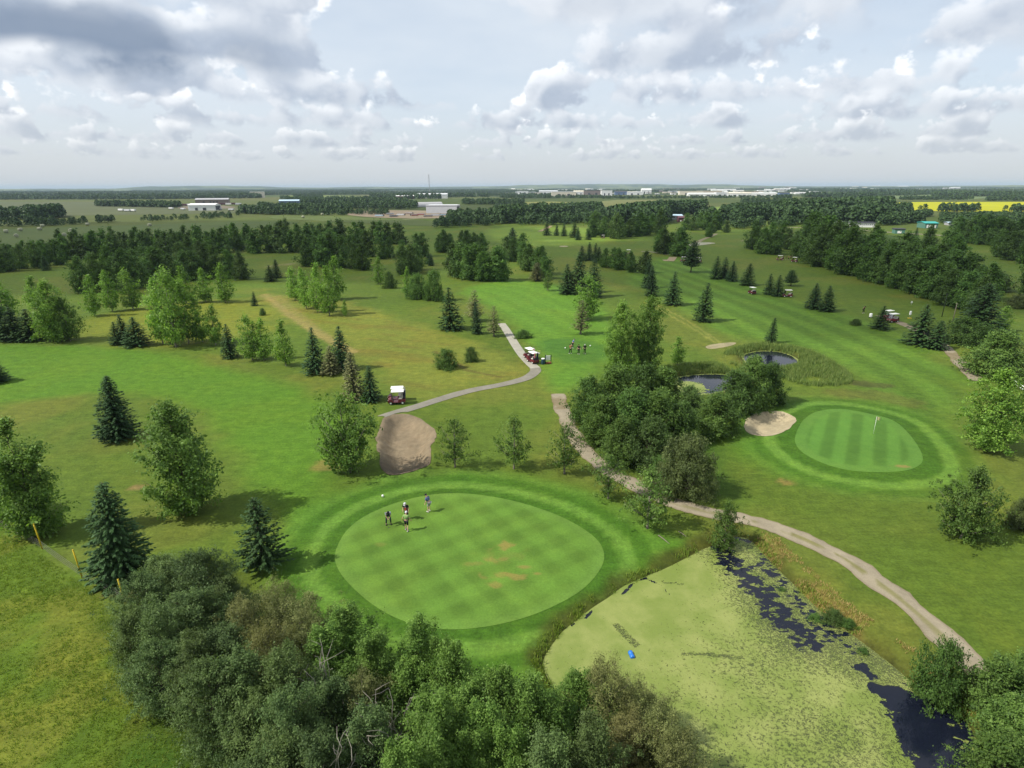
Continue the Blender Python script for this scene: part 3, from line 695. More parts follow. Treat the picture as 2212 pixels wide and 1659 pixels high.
ow1 = pz([(1555, 1175), (1580, 1215), (1625, 1255), (1665, 1305), (1700, 1345), (1735, 1380)])
ow1b = pz([(1640, 1200), (1690, 1262), (1740, 1320), (1800, 1372), (1850, 1410)])
ow2 = pz([(1982, 1530), (2008, 1575), (2028, 1620), (2055, 1690)])
ow2b = pz([(2035, 1535), (2075, 1585), (2100, 1650), (2120, 1720)])
def cov1(x, y):
    c = np.full(x.shape, 0.95)
    for ln, w, k in ((ow1, 3.0, 0.50), (ow1b, 2.2, 0.445), (ow2, 3.3, 0.66), (ow2b, 2.4, 0.53)):
        t = sstep(w, w * 0.15, line_dist(x, y, ln, 8) + (fbm(x, y, 0.7, 3) - 0.5) * 1.2)
        c = np.minimum(c, 0.95 - k * t)
    for ln, w, k in ((pz([(1890, 1486), (1950, 1510), (1985, 1525)]), 0.5, 0.6), (pz([(1850, 1440), (1880, 1455)]), 0.7, 0.42), (pz([(1395, 1250), (1430, 1265), (1445, 1285)]), 0.16, 0.55), (pz([(1280, 1318), (1265, 1335)]), 0.22, 0.6), (pz([(1340, 1288), (1365, 1262), (1392, 1250)]), 0.22, 0.5), (pz([(1570, 1160), (1605, 1165)]), 0.8, 0.55), (pz([(1232, 1350), (1245, 1340)]), 0.2, 0.5), (pz([(1660, 1470), (1665, 1480)]), 0.1, 0.3)):
        c = c - k * sstep(w, w * 0.3, line_dist(x, y, ln, 8) + (fbm(x, y, 1.9, 3) - 0.5) * w * 1.5)
    return np.clip(c, 0.15, 1.0)
def crk1(x, y):
    d = line_dist(x, y, pz([(1172, 1440), (1194, 1390), (1280, 1313), (1392, 1247), (1515, 1190)]), 30)
    c = 0.20 + 0.24 * sstep(1.0, 12, d)
    c = c + 0.25 * sstep(4.0, 1.0, np.minimum(line_dist(x, y, ow1, 20), line_dist(x, y, ow1b, 20)))
    for ln, w in ((pz([(1476, 1413), (1500, 1412), (1545, 1416), (1600, 1422)]), 0.10), (pz([(1333, 1352), (1350, 1372), (1372, 1392)]), 0.28), (pz([(1430, 1258), (1475, 1262)]), 0.08)):
        c = c + 0.55 * sstep(w * 1.4, w * 0.5, line_dist(x, y, ln, 8))
    return c + (fbm(x, y, 0.33, 3) - 0.5) * 0.25
weed_sheet('duckweed', ponds[0], cov1, crk1, 0.16, 'pale green duckweed mat covering the large pond in front')
def cov2(x, y):
    px, py = P(1497, 836, WATER_Z); s = sdf(x, y, ponds[1], 5.0)
    return np.clip(0.28 + 0.38 * sstep(3.2, 1.0, np.hypot((x - px) / 1.0, (y - py) / 1.4)) + 0.3 * sstep(-0.9, -0.1, s), 0, 1)
weed_sheet('duckweed', ponds[1], cov2, lambda x, y: np.full(x.shape, 0.2), 0.2, 'patch of duckweed on the small pond behind the shrubs')
def cov3(x, y): return np.clip(0.2 + 0.42 * sstep(-0.8, -0.05, sdf(x, y, ponds[2], 5.0)), 0, 1)
weed_sheet('duckweed', ponds[2], cov3, lambda x, y: np.full(x.shape, 0.2), 0.2, 'thin rim of duckweed round the reedy pond')
# ---------------------------------------------------------------- trees
KA = 0.98
M['bark'] = simple('bark', (0.085, 0.066, 0.05), 0.9, 0.3, 4.0)
M['bark_pale'] = simple('bark_pale', (0.24, 0.22, 0.18), 0.85, 0.3, 4.0)
M['bark_grey'] = simple('bark_grey', (0.20, 0.17, 0.145), 0.9, 0.2, 4.0)
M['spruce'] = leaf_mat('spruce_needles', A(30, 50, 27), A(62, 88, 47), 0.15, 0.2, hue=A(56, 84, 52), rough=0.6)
M['larch'] = leaf_mat('larch_needles', A(70, 76, 46), A(122, 124, 82), 0.2, 0.15)
M['poplar'] = leaf_mat('poplar_leaves', A(68, 104, 40), A(142, 174, 78), 0.40, 0.18, hue=A(120, 158, 66), rough=0.45)
M['maple'] = leaf_mat('broad_leaves', A(54, 80, 34), A(108, 134, 64), 0.32, 0.16, rough=0.5)
M['grove'] = leaf_mat('grove_leaves', A(50, 80, 38), A(102, 134, 64), 0.36, 0.22, hue=A(84, 104, 56), rough=0.5)
M['willow'] = leaf_mat('willow_leaves', A(56, 70, 38), A(102, 114, 66), 0.25, 0.15, hue=A(92, 106, 56), rough=0.5)
M['thicket'] = leaf_mat('thicket_leaves', A(46, 67, 38), A(106, 128, 76), 0.32, 0.24, hue=A(100, 118, 66), rough=0.55)
M['olive'] = leaf_mat('olive_leaves', A(74, 84, 44), A(128, 134, 82), 0.30, 0.14, hue=A(122, 116, 72), rough=0.5)
M['lime'] = leaf_mat('lime_leaves', A(62, 92, 38), A(122, 152, 72), 0.36, 0.14, rough=0.5)

def quads_mesh(name, C, N_, T, L, Wd, rnd, mat):
    """leaf faces: centre, normal, direction, length, width"""
    N_ = N_ / (np.linalg.norm(N_, axis=1)[:, None] + 1e-9)
    T = T - N_ * (T * N_).sum(1)[:, None]; T /= (np.linalg.norm(T, axis=1)[:, None] + 1e-9)
    B = np.cross(N_, T); L = L[:, None]; Wd = Wd[:, None]
    V = np.stack([C - T * L * 0.5, C + B * Wd * 0.5 - T * L * 0.05, C + T * L * 0.5, C - B * Wd * 0.5 - T * L * 0.05], 1).reshape(-1, 3)
    F = np.arange(len(V)).reshape(-1, 4)
    return mk_mesh(name, V, F, False, [mat], {'rnd': np.repeat(rnd, 4)})

def limb_tubes(lims, mat, name='trunk'):
    mb = MB()
    for pts, rad, n in lims: mb.tube(pts, rad, n, cap=True)
    return mb.mesh(name, mat, True)

def prof_fn(kind):
    return {
        'round': lambda t: np.sin(np.pi * np.clip(t, 0, 1) ** 0.75) ** 0.55,
        'egg': lambda t: np.sin(np.pi * np.clip(t * 0.93 + 0.07, 0, 1) ** 0.62) ** 0.7,
        'column': lambda t: (0.55 + 0.45 * np.sin(np.pi * np.clip(t, 0, 1) ** 0.6)) * (1 - np.clip(t, 0, 1) ** 3.2) ** 0.8,
        'blunt': lambda t: (0.62 + 0.38 * np.sin(np.pi * np.clip(t, 0, 1) ** 0.8)) * (1 - np.clip(t, 0, 1) ** 5) ** 0.6,
        'vase': lambda t: (0.35 + 0.75 * np.clip(t, 0, 1) ** 0.7) * (1 - np.clip(t, 0, 1) ** 5) ** 0.6,
        'dome': lambda t: (1 - np.clip(t, 0, 1) ** 2.3) ** 0.5,
        'flame': lambda t: (0.5 + 0.5 * np.sin(np.pi * np.clip(t, 0, 1) ** 0.7)) * (1 - np.clip(t, 0, 1) ** 3.0) ** 0.7,
    }[kind]

def broadleaf(seed, H, R, cb, prof, ntw, nlf, ls, spread, mat, bark, trunk_r=0.12, nlimb=14, outer=0.4, lobes=0.3, multi=1, droop=0.0, asp=0.62, heads=None, rise=0.5, shell=False):
    """one tree: trunk mesh with limbs, crown mesh of leaves gathered on twigs along the limbs"""
    r = np.random.default_rng(seed); pf = prof_fn(prof); lims = []
    # stems
    stems = []
    tops = [(0.0, 0.0, 1.0, 1.0)] if not heads else heads
    nst = max(multi, len(tops))
    for q in range(nst):
        hd = tops[q % len(tops)]; a = 6.28 * (q + r.random() * 0.6) / nst; off = 0.12 * R * (multi > 1)
        sw = R * (0.05 + 0.34 * (multi > 1)) * (0.5 + 0.5 * r.random()); ht = H * (cb + (hd[2] - cb) * (0.93 if multi == 1 else 0.72 + 0.22 * r.random()))
        bx_, by_ = off * math.cos(a), off * math.sin(a); tx, ty = hd[0] * R * 0.8 + sw * math.cos(a), hd[1] * R * 0.8 + sw * math.sin(a)
        ss = (0, 0.08, 0.25, 0.45, 0.65, 0.85, 1.0)
        pts = [np.array([bx_ + (tx - bx_) * s ** 1.2 + r.normal() * 0.015 * H * s, by_ + (ty - by_) * s ** 1.2 + r.normal() * 0.015 * H * s, -0.15 + (ht + 0.15) * s]) for s in ss]
        tr = trunk_r / math.sqrt(nst); lims.append(([tuple(p) for p in pts], [tr * 1.5, tr * 1.05, tr * 0.9, tr * 0.72, tr * 0.5, tr * 0.28, tr * 0.06], 7)); stems.append((np.array(pts), ss, hd))
    ph = r.random(4) * 6.28; T = []
    nl = max(nlimb, 10); per = max(3, ntw // nl)
    for i in range(nl):
        st, ss, hd = stems[i % nst]; u = (i // nst + r.random()) / max(1, nl // nst)
        te = np.clip(0.02 + 0.98 * u, 0, 1)                                  # height of the limb end inside the crown
        th = i * 2.4 + r.normal() * 0.4; lob = 1 + lobes * (0.6 * math.sin(2 * th + ph[0] + 4 * te) + 0.5 * math.sin(3 * th + ph[1] - 5 * te)) + r.normal() * 0.13
        rad = R * float(pf(np.array([te]))[0]) * max(0.3, lob) * hd[3]; ze = H * (cb + (hd[2] - cb) * te)
        z0 = max(H * cb * 0.6 + 0.05, ze - rad * rise * r.uniform(0.7, 1.4)); zs = st[:, 2]; z0 = min(z0, zs[-1] * 0.97)
        s0 = np.array([np.interp(z0, zs, st[:, 0]), np.interp(z0, zs, st[:, 1]), z0]); e = np.array([np.interp(ze, zs, st[:, 0]) + rad * math.cos(th), np.interp(ze, zs, st[:, 1]) + rad * math.sin(th), ze])
        md = (s0 + e) / 2 + np.array([0, 0, -0.05 * rad + r.normal() * 0.03 * rad]); w = trunk_r * 0.34 * (0.5 + 0.8 * (1 - te)); lims.append(([tuple(s0), tuple(md), tuple(e)], [w, w * 0.6, w * 0.15], 5))
        k = max(3, int(per * (0.45 + 0.9 * rad / R))); s_ = r.random(k) ** outer * 1.04 + 0.0
        if shell: s_ = 0.45 + 0.6 * r.random(k) ** 0.6
        p = np.where((s_ < 0.5)[:, None], s0 + (md - s0) * (s_ * 2)[:, None], md + (e - md) * ((s_ - 0.5) * 2)[:, None])
        T.append(p + r.normal(size=(k, 3)) * (0.10 + 0.16 * rad) * np.array([1, 1, 0.8]))
    for st, ss, hd in stems:                                                 # leaders
        k = max(4, int(per * 1.2)); z = H * (cb + (hd[2] - cb) * r.uniform(0.72, 1.0, k)); wd = R * 0.35 * hd[3] * pf((z / H - cb) / (hd[2] - cb))
        T.append(np.column_stack([np.interp(z, st[:, 2], st[:, 0]), np.interp(z, st[:, 2], st[:, 1]), z]) + r.normal(size=(k, 3)) * np.column_stack([wd, wd, wd * 0.3]) * 0.6)
    T = np.vstack(T); T[:, 2] = np.clip(T[:, 2], 0.05 * H + 0.1, H * 1.0); n = len(T)
    cen = np.array([0, 0, H * (cb + 0.42 * (1 - cb))])
    cnt = r.integers(int(nlf * 0.5), int(nlf * 1.5) + 1, n); k = np.repeat(np.arange(n), cnt); m = len(k)
    sp = spread * (0.55 + 0.9 * r.random(n))[k]
    C = T[k] + r.normal(size=(m, 3)) * np.column_stack([sp, sp, sp * 0.8])
    C[:, 2] = np.maximum(C[:, 2], 0.10)
    out = C - cen; out /= np.linalg.norm(out, axis=1)[:, None] + 1e-6
    Nn = r.normal(size=(m, 3)) * 0.62 + out * 0.55 + np.array([-0.15, 0, 0.75])
    Tt = r.normal(size=(m, 3)) + out * 0.5 + np.array([0, 0, -droop])
    Ls = ls * np.clip(r.lognormal(0.0, 0.32, m), 0.45, 1.9); rn = np.clip(0.7 * r.random(n)[k] + 0.3 * r.random(m), 0, 1)
    crown = quads_mesh('crown', C, Nn, Tt, Ls, Ls * asp, rn, mat)
    return limb_tubes(lims, bark), crown

def spruce(seed, H, R, mat, bark, dens=1.0, cb=0.05, droop=0.30, gap=0.035, tip=0.9, pad=0.30, sparse=0.0, topr=0.0):
    r = np.random.default_rng(seed); Cs = []; Ns = []; Ts = []; Ls = []; Ws = []; Rn = []
    z = cb * H
    while z < 0.985 * H:
        f = 1 - z / H; nb = max(4, int(r.integers(7, 11) * (0.6 + 0.4 * f) * dens))
        a0 = r.random() * 6.28; lev = r.random()
        for b in range(nb):
            if r.random() < sparse: continue
            a = a0 + 2 * math.pi * (b + r.random() * 0.7) / nb
            L = R * (f ** tip * (1 - topr) + topr * f ** 0.4) * (0.68 + 0.42 * r.random()) + 0.05
            low = 1 - sstep(0.0, 0.16, np.array([z / H]))[0]; L *= 1 - 0.25 * low
            d = np.array([math.cos(a), math.sin(a), 0]); pr = np.array([-d[1], d[0], 0])
            up = 0.55 * (1 - f) ** 1.5 - droop * f; npd = max(3, int(L / pad * 3.2 * dens))
            s = np.sort(r.random(npd) ** 0.75); s[-1] = 1.0
            zz = L * (up * s + 0.16 * s ** 2 * f) - 0.03
            p = d[None, :] * (L * s)[:, None]; p[:, 2] = z + zz + r.normal(size=npd) * 0.03
            side = r.choice([-1, 1], npd) * (0.35 + 0.5 * r.random(npd)); side[-1] *= 0.1
            dr = d[None, :] * np.cos(side)[:, None] + pr[None, :] * np.sin(side)[:, None]; dr[:, 2] = up * 0.7 - 0.18 + 0.2 * r.normal(size=npd)
            ln = pad * (0.7 + 0.6 * r.random(npd)) * (0.55 + 0.45 * f + 0.25 * (1 - s))
            p += dr * ln[:, None] * 0.25
            nn = np.column_stack([r.normal(size=npd) * 0.35, r.normal(size=npd) * 0.35, np.ones(npd)]) + d * 0.35
            Cs.append(p); Ns.append(nn); Ts.append(dr); Ls.append(ln * 1.25); Ws.append(ln * 0.62)
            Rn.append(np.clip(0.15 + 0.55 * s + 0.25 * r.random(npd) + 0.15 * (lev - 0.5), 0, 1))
        z += gap * H * (0.7 + 0.6 * r.random()) * (0.75 + 0.35 * f)
    C = np.vstack(Cs); 
    # leader
    crown = quads_mesh('crown', C, np.vstack(Ns), np.vstack(Ts), np.concatenate(Ls), np.concatenate(Ws), np.concatenate(Rn), mat)
    tr = 0.018 * H + 0.02
    return limb_tubes([([(0, 0, -0.15), (0, 0, 0.06 * H), (0.01 * H, 0, 0.4 * H), (0, 0.01 * H, 0.75 * H), (0, 0, H)], [tr * 1.35, tr, tr * 0.7, tr * 0.35, 0.012], 7)], bark), crown

def bare(seed, H, R, n, mat):
    r = np.random.default_rng(seed); lims = []
    for i in range(n):
        a = r.random() * 6.28; rr = R * r.random() ** 0.6; h = H * (0.55 + 0.45 * r.random())
        p = [Vector((0.1 * math.cos(a), 0.1 * math.sin(a), 0))]
        for s in (0.3, 0.6, 0.85, 1.0): p.append(Vector((rr * s ** 1.2 * math.cos(a) + r.normal() * 0.08, rr * s ** 1.2 * math.sin(a) + r.normal() * 0.08, h * s)))
        lims.append((p, [0.05, 0.04, 0.03, 0.018, 0.006], 5))
        for q in range(4):
            s0 = p[2 + q % 3]; e = s0 + Vector((r.normal() * 0.5, r.normal() * 0.5, 0.25 + 0.5 * r.random())); lims.append(([s0, (s0 + e) / 2 + Vector((r.normal() * 0.08, r.normal() * 0.08, 0)), e], [0.022, 0.014, 0.005], 4))
    return limb_tubes(lims, mat, 'branches')

# ---- a few individuals of each kind; every tree in the land is a turned and scaled copy (unit: 1 m high)
KIND = {}
def reg(kind, H, R, parts): KIND.setdefault(kind, []).append((H, R, parts))
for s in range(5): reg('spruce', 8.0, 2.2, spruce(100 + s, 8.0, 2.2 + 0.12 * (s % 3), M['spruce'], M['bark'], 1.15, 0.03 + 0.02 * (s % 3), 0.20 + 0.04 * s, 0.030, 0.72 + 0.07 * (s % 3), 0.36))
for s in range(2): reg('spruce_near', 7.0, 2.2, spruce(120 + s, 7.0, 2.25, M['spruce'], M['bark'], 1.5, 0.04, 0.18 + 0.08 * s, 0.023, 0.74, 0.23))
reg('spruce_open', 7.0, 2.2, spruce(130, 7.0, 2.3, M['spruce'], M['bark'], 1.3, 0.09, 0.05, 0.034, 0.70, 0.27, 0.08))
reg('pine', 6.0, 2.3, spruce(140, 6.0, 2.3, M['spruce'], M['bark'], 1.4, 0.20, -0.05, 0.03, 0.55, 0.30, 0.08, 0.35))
reg('larch', 7.0, 1.8, spruce(150, 7.0, 1.9, M['larch'], M['bark_grey'], 1.2, 0.08, 0.12, 0.030, 0.72, 0.30, 0.10))
reg('larch', 7.0, 1.9, spruce(151, 7.0, 1.9, M['larch'], M['bark_grey'], 1.0, 0.14, 0.05, 0.034, 0.66, 0.30, 0.15, 0.2))
for s in range(5): reg('poplar', 8.0, 2.0, broadleaf(200 + s, 8.0, 1.9, 0.13, ['flame', 'blunt', 'flame', 'column', 'egg'][s], 250, 20, 0.24, 0.24, M['poplar'], M['bark_pale'], 0.10, 34, 0.55, 0.25, rise=1.3))
for s in range(2): reg('poplar_big', 9.0, 2.6, broadleaf(210 + s, 9.0, 2.3, 0.09, ['blunt', 'blunt'][s], 520, 30, 0.20, 0.24, [M['poplar'], M['lime']][s], M['bark'], 0.14, 56, 0.55, 0.28, rise=1.1))
reg('poplar_big', 9.0, 2.6, broadleaf(216, 9.0, 2.5, 0.03, 'column', 560, 36, 0.19, 0.26, M['lime'], M['bark'], 0.14, 60, 0.55, 0.3, heads=[(-0.15, 0, 1.0, 0.75), (0.62, 0.1, 0.80, 0.6), (-0.45, -0.2, 0.72, 0.55)], rise=0.9))
for s in range(5): reg('grove', 9.0, 2.8, broadleaf(220 + s, 9.0, 2.6, 0.05, ['egg', 'column', 'egg', 'flame', 'round'][s], 300, 24, 0.34, 0.36, M['grove'], M['bark'], 0.13, 34, 0.55, 0.3, rise=0.9))
for s in range(4): reg('grove_far', 9.0, 3.2, broadleaf(230 + s, 9.0, 2.9, 0.03, ['egg', 'dome', 'egg', 'column'][s], 170, 14, 0.62, 0.44, M['grove'], M['bark'], 0.14, 22, 0.55, 0.3, rise=0.8))
for s in range(3): reg('maple', 4.5, 1.6, broadleaf(240 + s, 4.5, 1.6, 0.24, ['round', 'egg', 'round'][s], 170, 24, 0.15, 0.17, M['maple'], M['bark_grey'], 0.09, 30, 0.6, 0.3, asp=0.55, rise=0.7))
reg('maple_wide', 6.0, 3.4, broadleaf(245, 6.0, 3.2, 0.15, 'vase', 440, 26, 0.19, 0.22, M['lime'], M['bark_grey'], 0.15, 46, 0.6, 0.3, rise=0.75))
reg('maple_wide', 6.0, 2.8, broadleaf(246, 6.0, 2.6, 0.14, 'egg', 400, 28, 0.18, 0.20, M['maple'], M['bark_grey'], 0.13, 44, 0.6, 0.3, rise=0.7))
for s in range(3): reg('shrub', 4.0, 3.0, broadleaf(250 + s, 4.0, 2.7, 0.02, 'dome', 420, 30, 0.18, 0.25, M['grove'], M['bark'], 0.09, 60, 0.4, 0.22, multi=5, rise=0.9, shell=True))
reg('shrub_olive', 4.0, 3.0, broadleaf(255, 4.0, 2.7, 0.02, 'dome', 560, 60, 0.17, 0.22, M['willow'], M['bark'], 0.08, 64, 0.4, 0.18, multi=5, droop=0.4, asp=0.35, rise=0.9, shell=True))
reg('tall_shrub', 6.5, 3.0, broadleaf(256, 6.5, 2.6, 0.02, 'egg', 620, 34, 0.20, 0.26, M['grove'], M['bark'], 0.11, 80, 0.45, 0.25, multi=6, rise=1.2, shell=True))
reg('tall_shrub', 6.5, 3.0, broadleaf(257, 6.5, 2.6, 0.02, 'column', 620, 34, 0.20, 0.26, M['maple'], M['bark'], 0.11, 80, 0.45, 0.25, multi=6, rise=1.2, shell=True))
for s in range(3): reg('thicket', 5.5, 2.3, broadleaf(260 + s, 5.5, 2.1, 0.06, ['egg', 'round', 'column'][s], 600, 56, 0.105, 0.17, M['thicket'], M['bark'], 0.10, 70, 0.5, 0.3, multi=4, asp=0.6, rise=0.9, shell=True))
for s in range(2): reg('thicket_olive', 5.0, 2.2, broadleaf(265 + s, 5.0, 2.0, 0.05, ['egg', 'round'][s], 540, 52, 0.10, 0.16, M['olive'], M['bark_grey'], 0.08, 70, 0.5, 0.3, multi=5, droop=0.3, asp=0.42, rise=1.0, shell=True))
for s in range(2): reg('thicket_lime', 6.0, 1.9, broadleaf(268 + s, 6.0, 1.8, 0.10, ['egg', 'column'][s], 540, 52, 0.115, 0.17, M['lime'], M['bark'], 0.09, 60, 0.5, 0.35, rise=1.1, multi=2))

used_label = {}
def plant(kind, x, y, H, R=None, name=None, label=None, cat='tree', group=None, rot=None, var=None, z=None):
    """stand a tree of a kind at x, y (metres) with height H and crown half-width R"""
    vs = KIND[kind]; i = int(rng.integers(0, len(vs))) if var is None else var
    h0, r0, (tm, cm) = vs[i]
    o = empty(name, (x, y, (gz1(x, y) if z is None else z)), float(rng.random() * 6.28) if rot is None else rot)
    fat = 1.08 if kind.startswith('spruce') or kind in ('larch', 'pine') else (0.80 if kind in ('maple', 'poplar_big') else 0.86)
    k = H / h0 * (1.0 if fat > 1 else 1.04); kr = (R / r0 * fat) if R else k * float(rng.uniform(0.9, 1.1)); o.scale = (kr, kr, k)
    o.rotation_euler = (float(rng.normal() * 0.035), float(rng.normal() * 0.035), o.rotation_euler[2])
    link('trunk', tm, o); link('crown', cm, o)
    return tag(o, label, cat, group)
def tree_px(kind, x, y, ytop, wpx=None, **kw):
    gx_, gy_ = P(x, y); H = height_for(x, y, ytop); R = width_for(x, y, wpx) / 2 if wpx else None
    return plant(kind, gx_, gy_, H, R, **kw)

SP, BR, PO, SH, LA = 'spruce_tree', 'broadleaf_tree', 'poplar_tree', 'shrub', 'larch_tree'
def sp(x, y, t, w, label, kind='spruce', **kw): return tree_px(kind, x, y, t, w, name=SP, label=label, **kw)
# left foreground
sp(258, 948, 812, 92, 'lone dark spruce in the middle of the left fairway', 'spruce_near', var=0)
tree_px('poplar_big', 412, 1106, 878, 165, name=PO, label='tall leafy poplar below the lone fairway spruce, casting a shadow to the right', var=1, rot=2.3)
tree_px('poplar_big', 80, 1158, 918, 185, name=PO, label='broad two-headed poplar at the left edge behind a yellow post', var=2, rot=-0.1)
tree_px('poplar_big', -22, 1120, 985, 110, name=PO, label='dark poplar cut off by the left edge beside the two-headed poplar', var=0)
sp(268, 1252, 1042, 142, 'big dark spruce behind the yellow posts, above the thicket', 'spruce_near', var=1)
sp(573, 1226, 1074, 118, 'blue-green spruce left of the large putting green', 'spruce_open')
sp(-8, 826, 772, 62, 'spruce cut off by the left edge of the fairway', 'spruce_near', var=1)
sp(6, 736, 630, 70, 'tallest spruce of the row at the far left edge')
sp(38, 737, 664, 62, 'second spruce from the left edge in the row above the fairway')
sp(70, 736, 668, 66, 'third spruce from the left edge, left of the two big rounded trees')
tree_px('poplar_big', 118, 738, 612, 82, name=PO, label='pale sunlit poplar of the pair right of the left edge spruces', var=0)
tree_px('maple_wide', 152, 736, 648, 66, name=BR, label='darker half of the tree pair right of the left edge spruces', var=1)
tree_px('poplar', 12, 690, 596, 62, name=PO, label='poplar standing behind the left edge spruces')
tree_px('poplar', 80, 668, 600, 46, name=PO, label='slender poplar behind the pale sunlit poplar on the left')
sp(252, 744, 694, 34, 'smallest and leftmost of three spruces above the left fairway')
sp(274, 742, 678, 44, 'middle one of three spruces above the left fairway')
sp(297, 746, 682, 58, 'rightmost of three spruces above the left fairway')
for i, (x, y, t, w, l) in enumerate([(352, 742, 606, 58, 'left poplar of the tall cluster above the fairway'), (380, 749, 588, 72, 'tallest poplar in the cluster above the fairway'), (408, 741, 612, 56, 'right poplar of the tall cluster above the fairway'),
    (438, 738, 640, 48, 'thin leaning poplar right of the tall cluster'), (466, 745, 662, 44, 'small poplar just left of the dark narrow spruce'), (545, 776, 682, 48, 'left of the twin poplars right of the dark narrow spruce'), (570, 776, 690, 44, 'right of the twin poplars right of the dark narrow spruce'),
    (618, 789, 694, 50, 'round-headed poplar between the twin poplars and two dark spruces')]):
    tree_px('poplar', x, y, t, w, name=PO, label=l, var=[0, 1, 2, 3, 0, 1, 3, 2][i])
sp(497, 771, 696, 42, 'dark narrow spruce at the foot of the poplar cluster')
sp(682, 806, 704, 54, 'dark spruce, left of two above the parked carts')
sp(738, 797, 703, 60, 'dark spruce, right of two above the parked carts')
tree_px('larch', 715, 809, 745, 44, name=LA, label='brownish larch standing between two dark spruces', var=0)
tree_px('larch', 768, 864, 758, 56, name=LA, label='tall brown-green larch left of the two parked carts', var=0)
sp(802, 866, 790, 50, 'dull spruce directly left of the two parked carts')
tree_px('maple_wide', 757, 1019, 868, 165, name=BR, label='wide spreading light green tree on the left of the big bunker', var=0)
for i, (x, y, t, w, l) in enumerate([(983, 1009, 906, 78, 'small round tree just right of the big bunker'), (1110, 1013, 905, 82, 'second small round tree right of the big bunker'), (1219, 1023, 921, 84, 'third small round tree, beside the gravel path'),
    (1314, 1077, 984, 78, 'fourth small tree, leaning over the gravel path'), (1398, 1141, 1018, 110, 'fifth and largest small tree, between gravel path and pond corner')]):
    tree_px('maple', x, y, t, w, name=BR, label=l, var=i % 3, group='row of small trees along the putting green')
tree_px('maple_wide', 1566, 1168, 1072, 76, name=BR, label='bushy small tree at the upper corner of the duckweed pond', var=1)
tree_px('maple_wide', 2076, 1162, 1018, 128, name=BR, label='dark round tree on the right, nearest below the striped green', var=1, rot=1.0)
tree_px('poplar_big', 2128, 972, 806, 128, name=PO, label='light green poplar at the right edge beside the striped green', var=0)
tree_px('shrub_olive', 2196, 1142, 1084, 58, name=SH, label='dull purple-grey shrub at the right edge', cat='shrub')
# middle distance
sp(975, 711, 620, 62, 'broad dark spruce left of the top of the concrete path')
sp(1030, 721, 650, 30, 'small spruce between the broad spruce and the concrete path')
tree_px('larch', 1024, 694, 624, 44, name=LA, label='grey-brown larch behind the small spruce', var=1)
tree_px('larch', 1067, 726, 660, 38, name=LA, label='thin larch beside the top of the concrete path', var=1)
tree_px('shrub', 965, 796, 757, 50, name=SH, label='round dark bush in the dry rough', cat='shrub')
tree_px('shrub', 1018, 781, 752, 32, name=SH, label='smaller bush right of the round dark bush', cat='shrub')
sp(1225, 634, 568, 46, 'left spruce of the dark clump behind the tee fairway')
sp(1250, 633, 540, 56, 'tall middle spruce of the dark clump behind the tee fairway')
sp(1282, 642, 560, 50, 'right spruce of the dark clump behind the tee fairway')
tree_px('poplar', 1270, 691, 600, 62, name=PO, label='bright upright poplar in front of the dark spruce clump', var=1)
tree_px('larch', 1254, 722, 648, 46, name=LA, label='thin pine-like larch in front of the bright upright poplar', var=1)
tree_px('maple', 1183, 626, 588, 30, name=BR, label='small reddish tree left of the dark spruce clump', var=0)
tree_px('poplar_big', 1344, 810, 658, 84, name=PO, label='left one of two large touching poplars above the dense shrub mass', var=0)
tree_px('poplar_big', 1394, 804, 648, 82, name=PO, label='right one of two large touching poplars above the dense shrub mass', var=1)
tree_px('poplar', 1463, 787, 730, 40, name=PO, label='small bushy poplar between the touching poplars and the reedy ponds', var=2)
sp(1664, 739, 684, 30, 'small spruce on the bank behind the reedy pond')
sp(1400, 624, 560, 36, 'spruce behind the pair left of the two lone spruces')
sp(1407, 641, 576, 34, 'spruce in front of the pair left of the two lone spruces')
sp(1451, 661, 587, 44, 'left of the two lone spruces on the right fairway')
sp(1518, 695, 611, 50, 'right of the two lone spruces on the right fairway')
for x, y, t, w, l in [(1546, 603, 553, 32, 'leftmost spruce of the short row on the right fairway'), (1563, 601, 555, 30, 'second spruce of the short row on the right fairway'), (1580, 608, 563, 30, 'third spruce of the short row on the right fairway'),
    (1613, 617, 569, 40, 'broad spruce ending the short row on the right fairway'), (1661, 637, 592, 30, 'left spruce of the pair beside a cart on the right fairway'), (1679, 641, 595, 34, 'right spruce of the pair beside a cart on the right fairway'), (1757, 668, 612, 42, 'left spruce of the pair on the far side of the right fairway'),
    (1786, 674, 618, 42, 'right spruce of the pair on the far side of the right fairway'), (1899, 712, 660, 42, 'spruce half hiding two carts on the right'), (1985, 744, 654, 70, 'large spruce at the top of the right gravel path'), (2021, 752, 690, 52, 'smaller spruce touching the right gravel path'), (550, 661, 630, 18, 'tiny spruce beside the dirt track'),
    (585, 608, 572, 30, 'spruce above the dirt track on the left'), (598, 600, 560, 28, 'spruce beside the far pale path on the left'), (100, 585, 552, 24, 'single spruce under the far left tree belt')]:
    sp(x, y, t, w, l)
tree_px('pine', 1708, 619, 585, 34, name='pine_tree', label='small flat-topped pine on the right fairway', var=0)
tree_px('pine', 1492, 589, 520, 44, name='pine_tree', label='dark pine beside white cart roofs at the top of the right fairway', var=0)
sp(2112, 724, 612, 100, 'biggest pale spruce at the right edge below the tree belt')
tree_px('shrub', 2082, 744, 690, 80, name=SH, label='bright bush at the foot of the biggest pale spruce', cat='shrub')
tree_px('tall_shrub', 2146, 812, 720, 130, name=SH, label='large rounded bush right of the right gravel path', cat='shrub', var=1)
tree_px('poplar', 2160, 716, 664, 40, name=PO, label='small light tree behind the large rounded bush', var=0)
tree_px('grove', 2150, 628, 585, 70, name=BR, label='lone dark tree in the gap at the right edge', var=3)
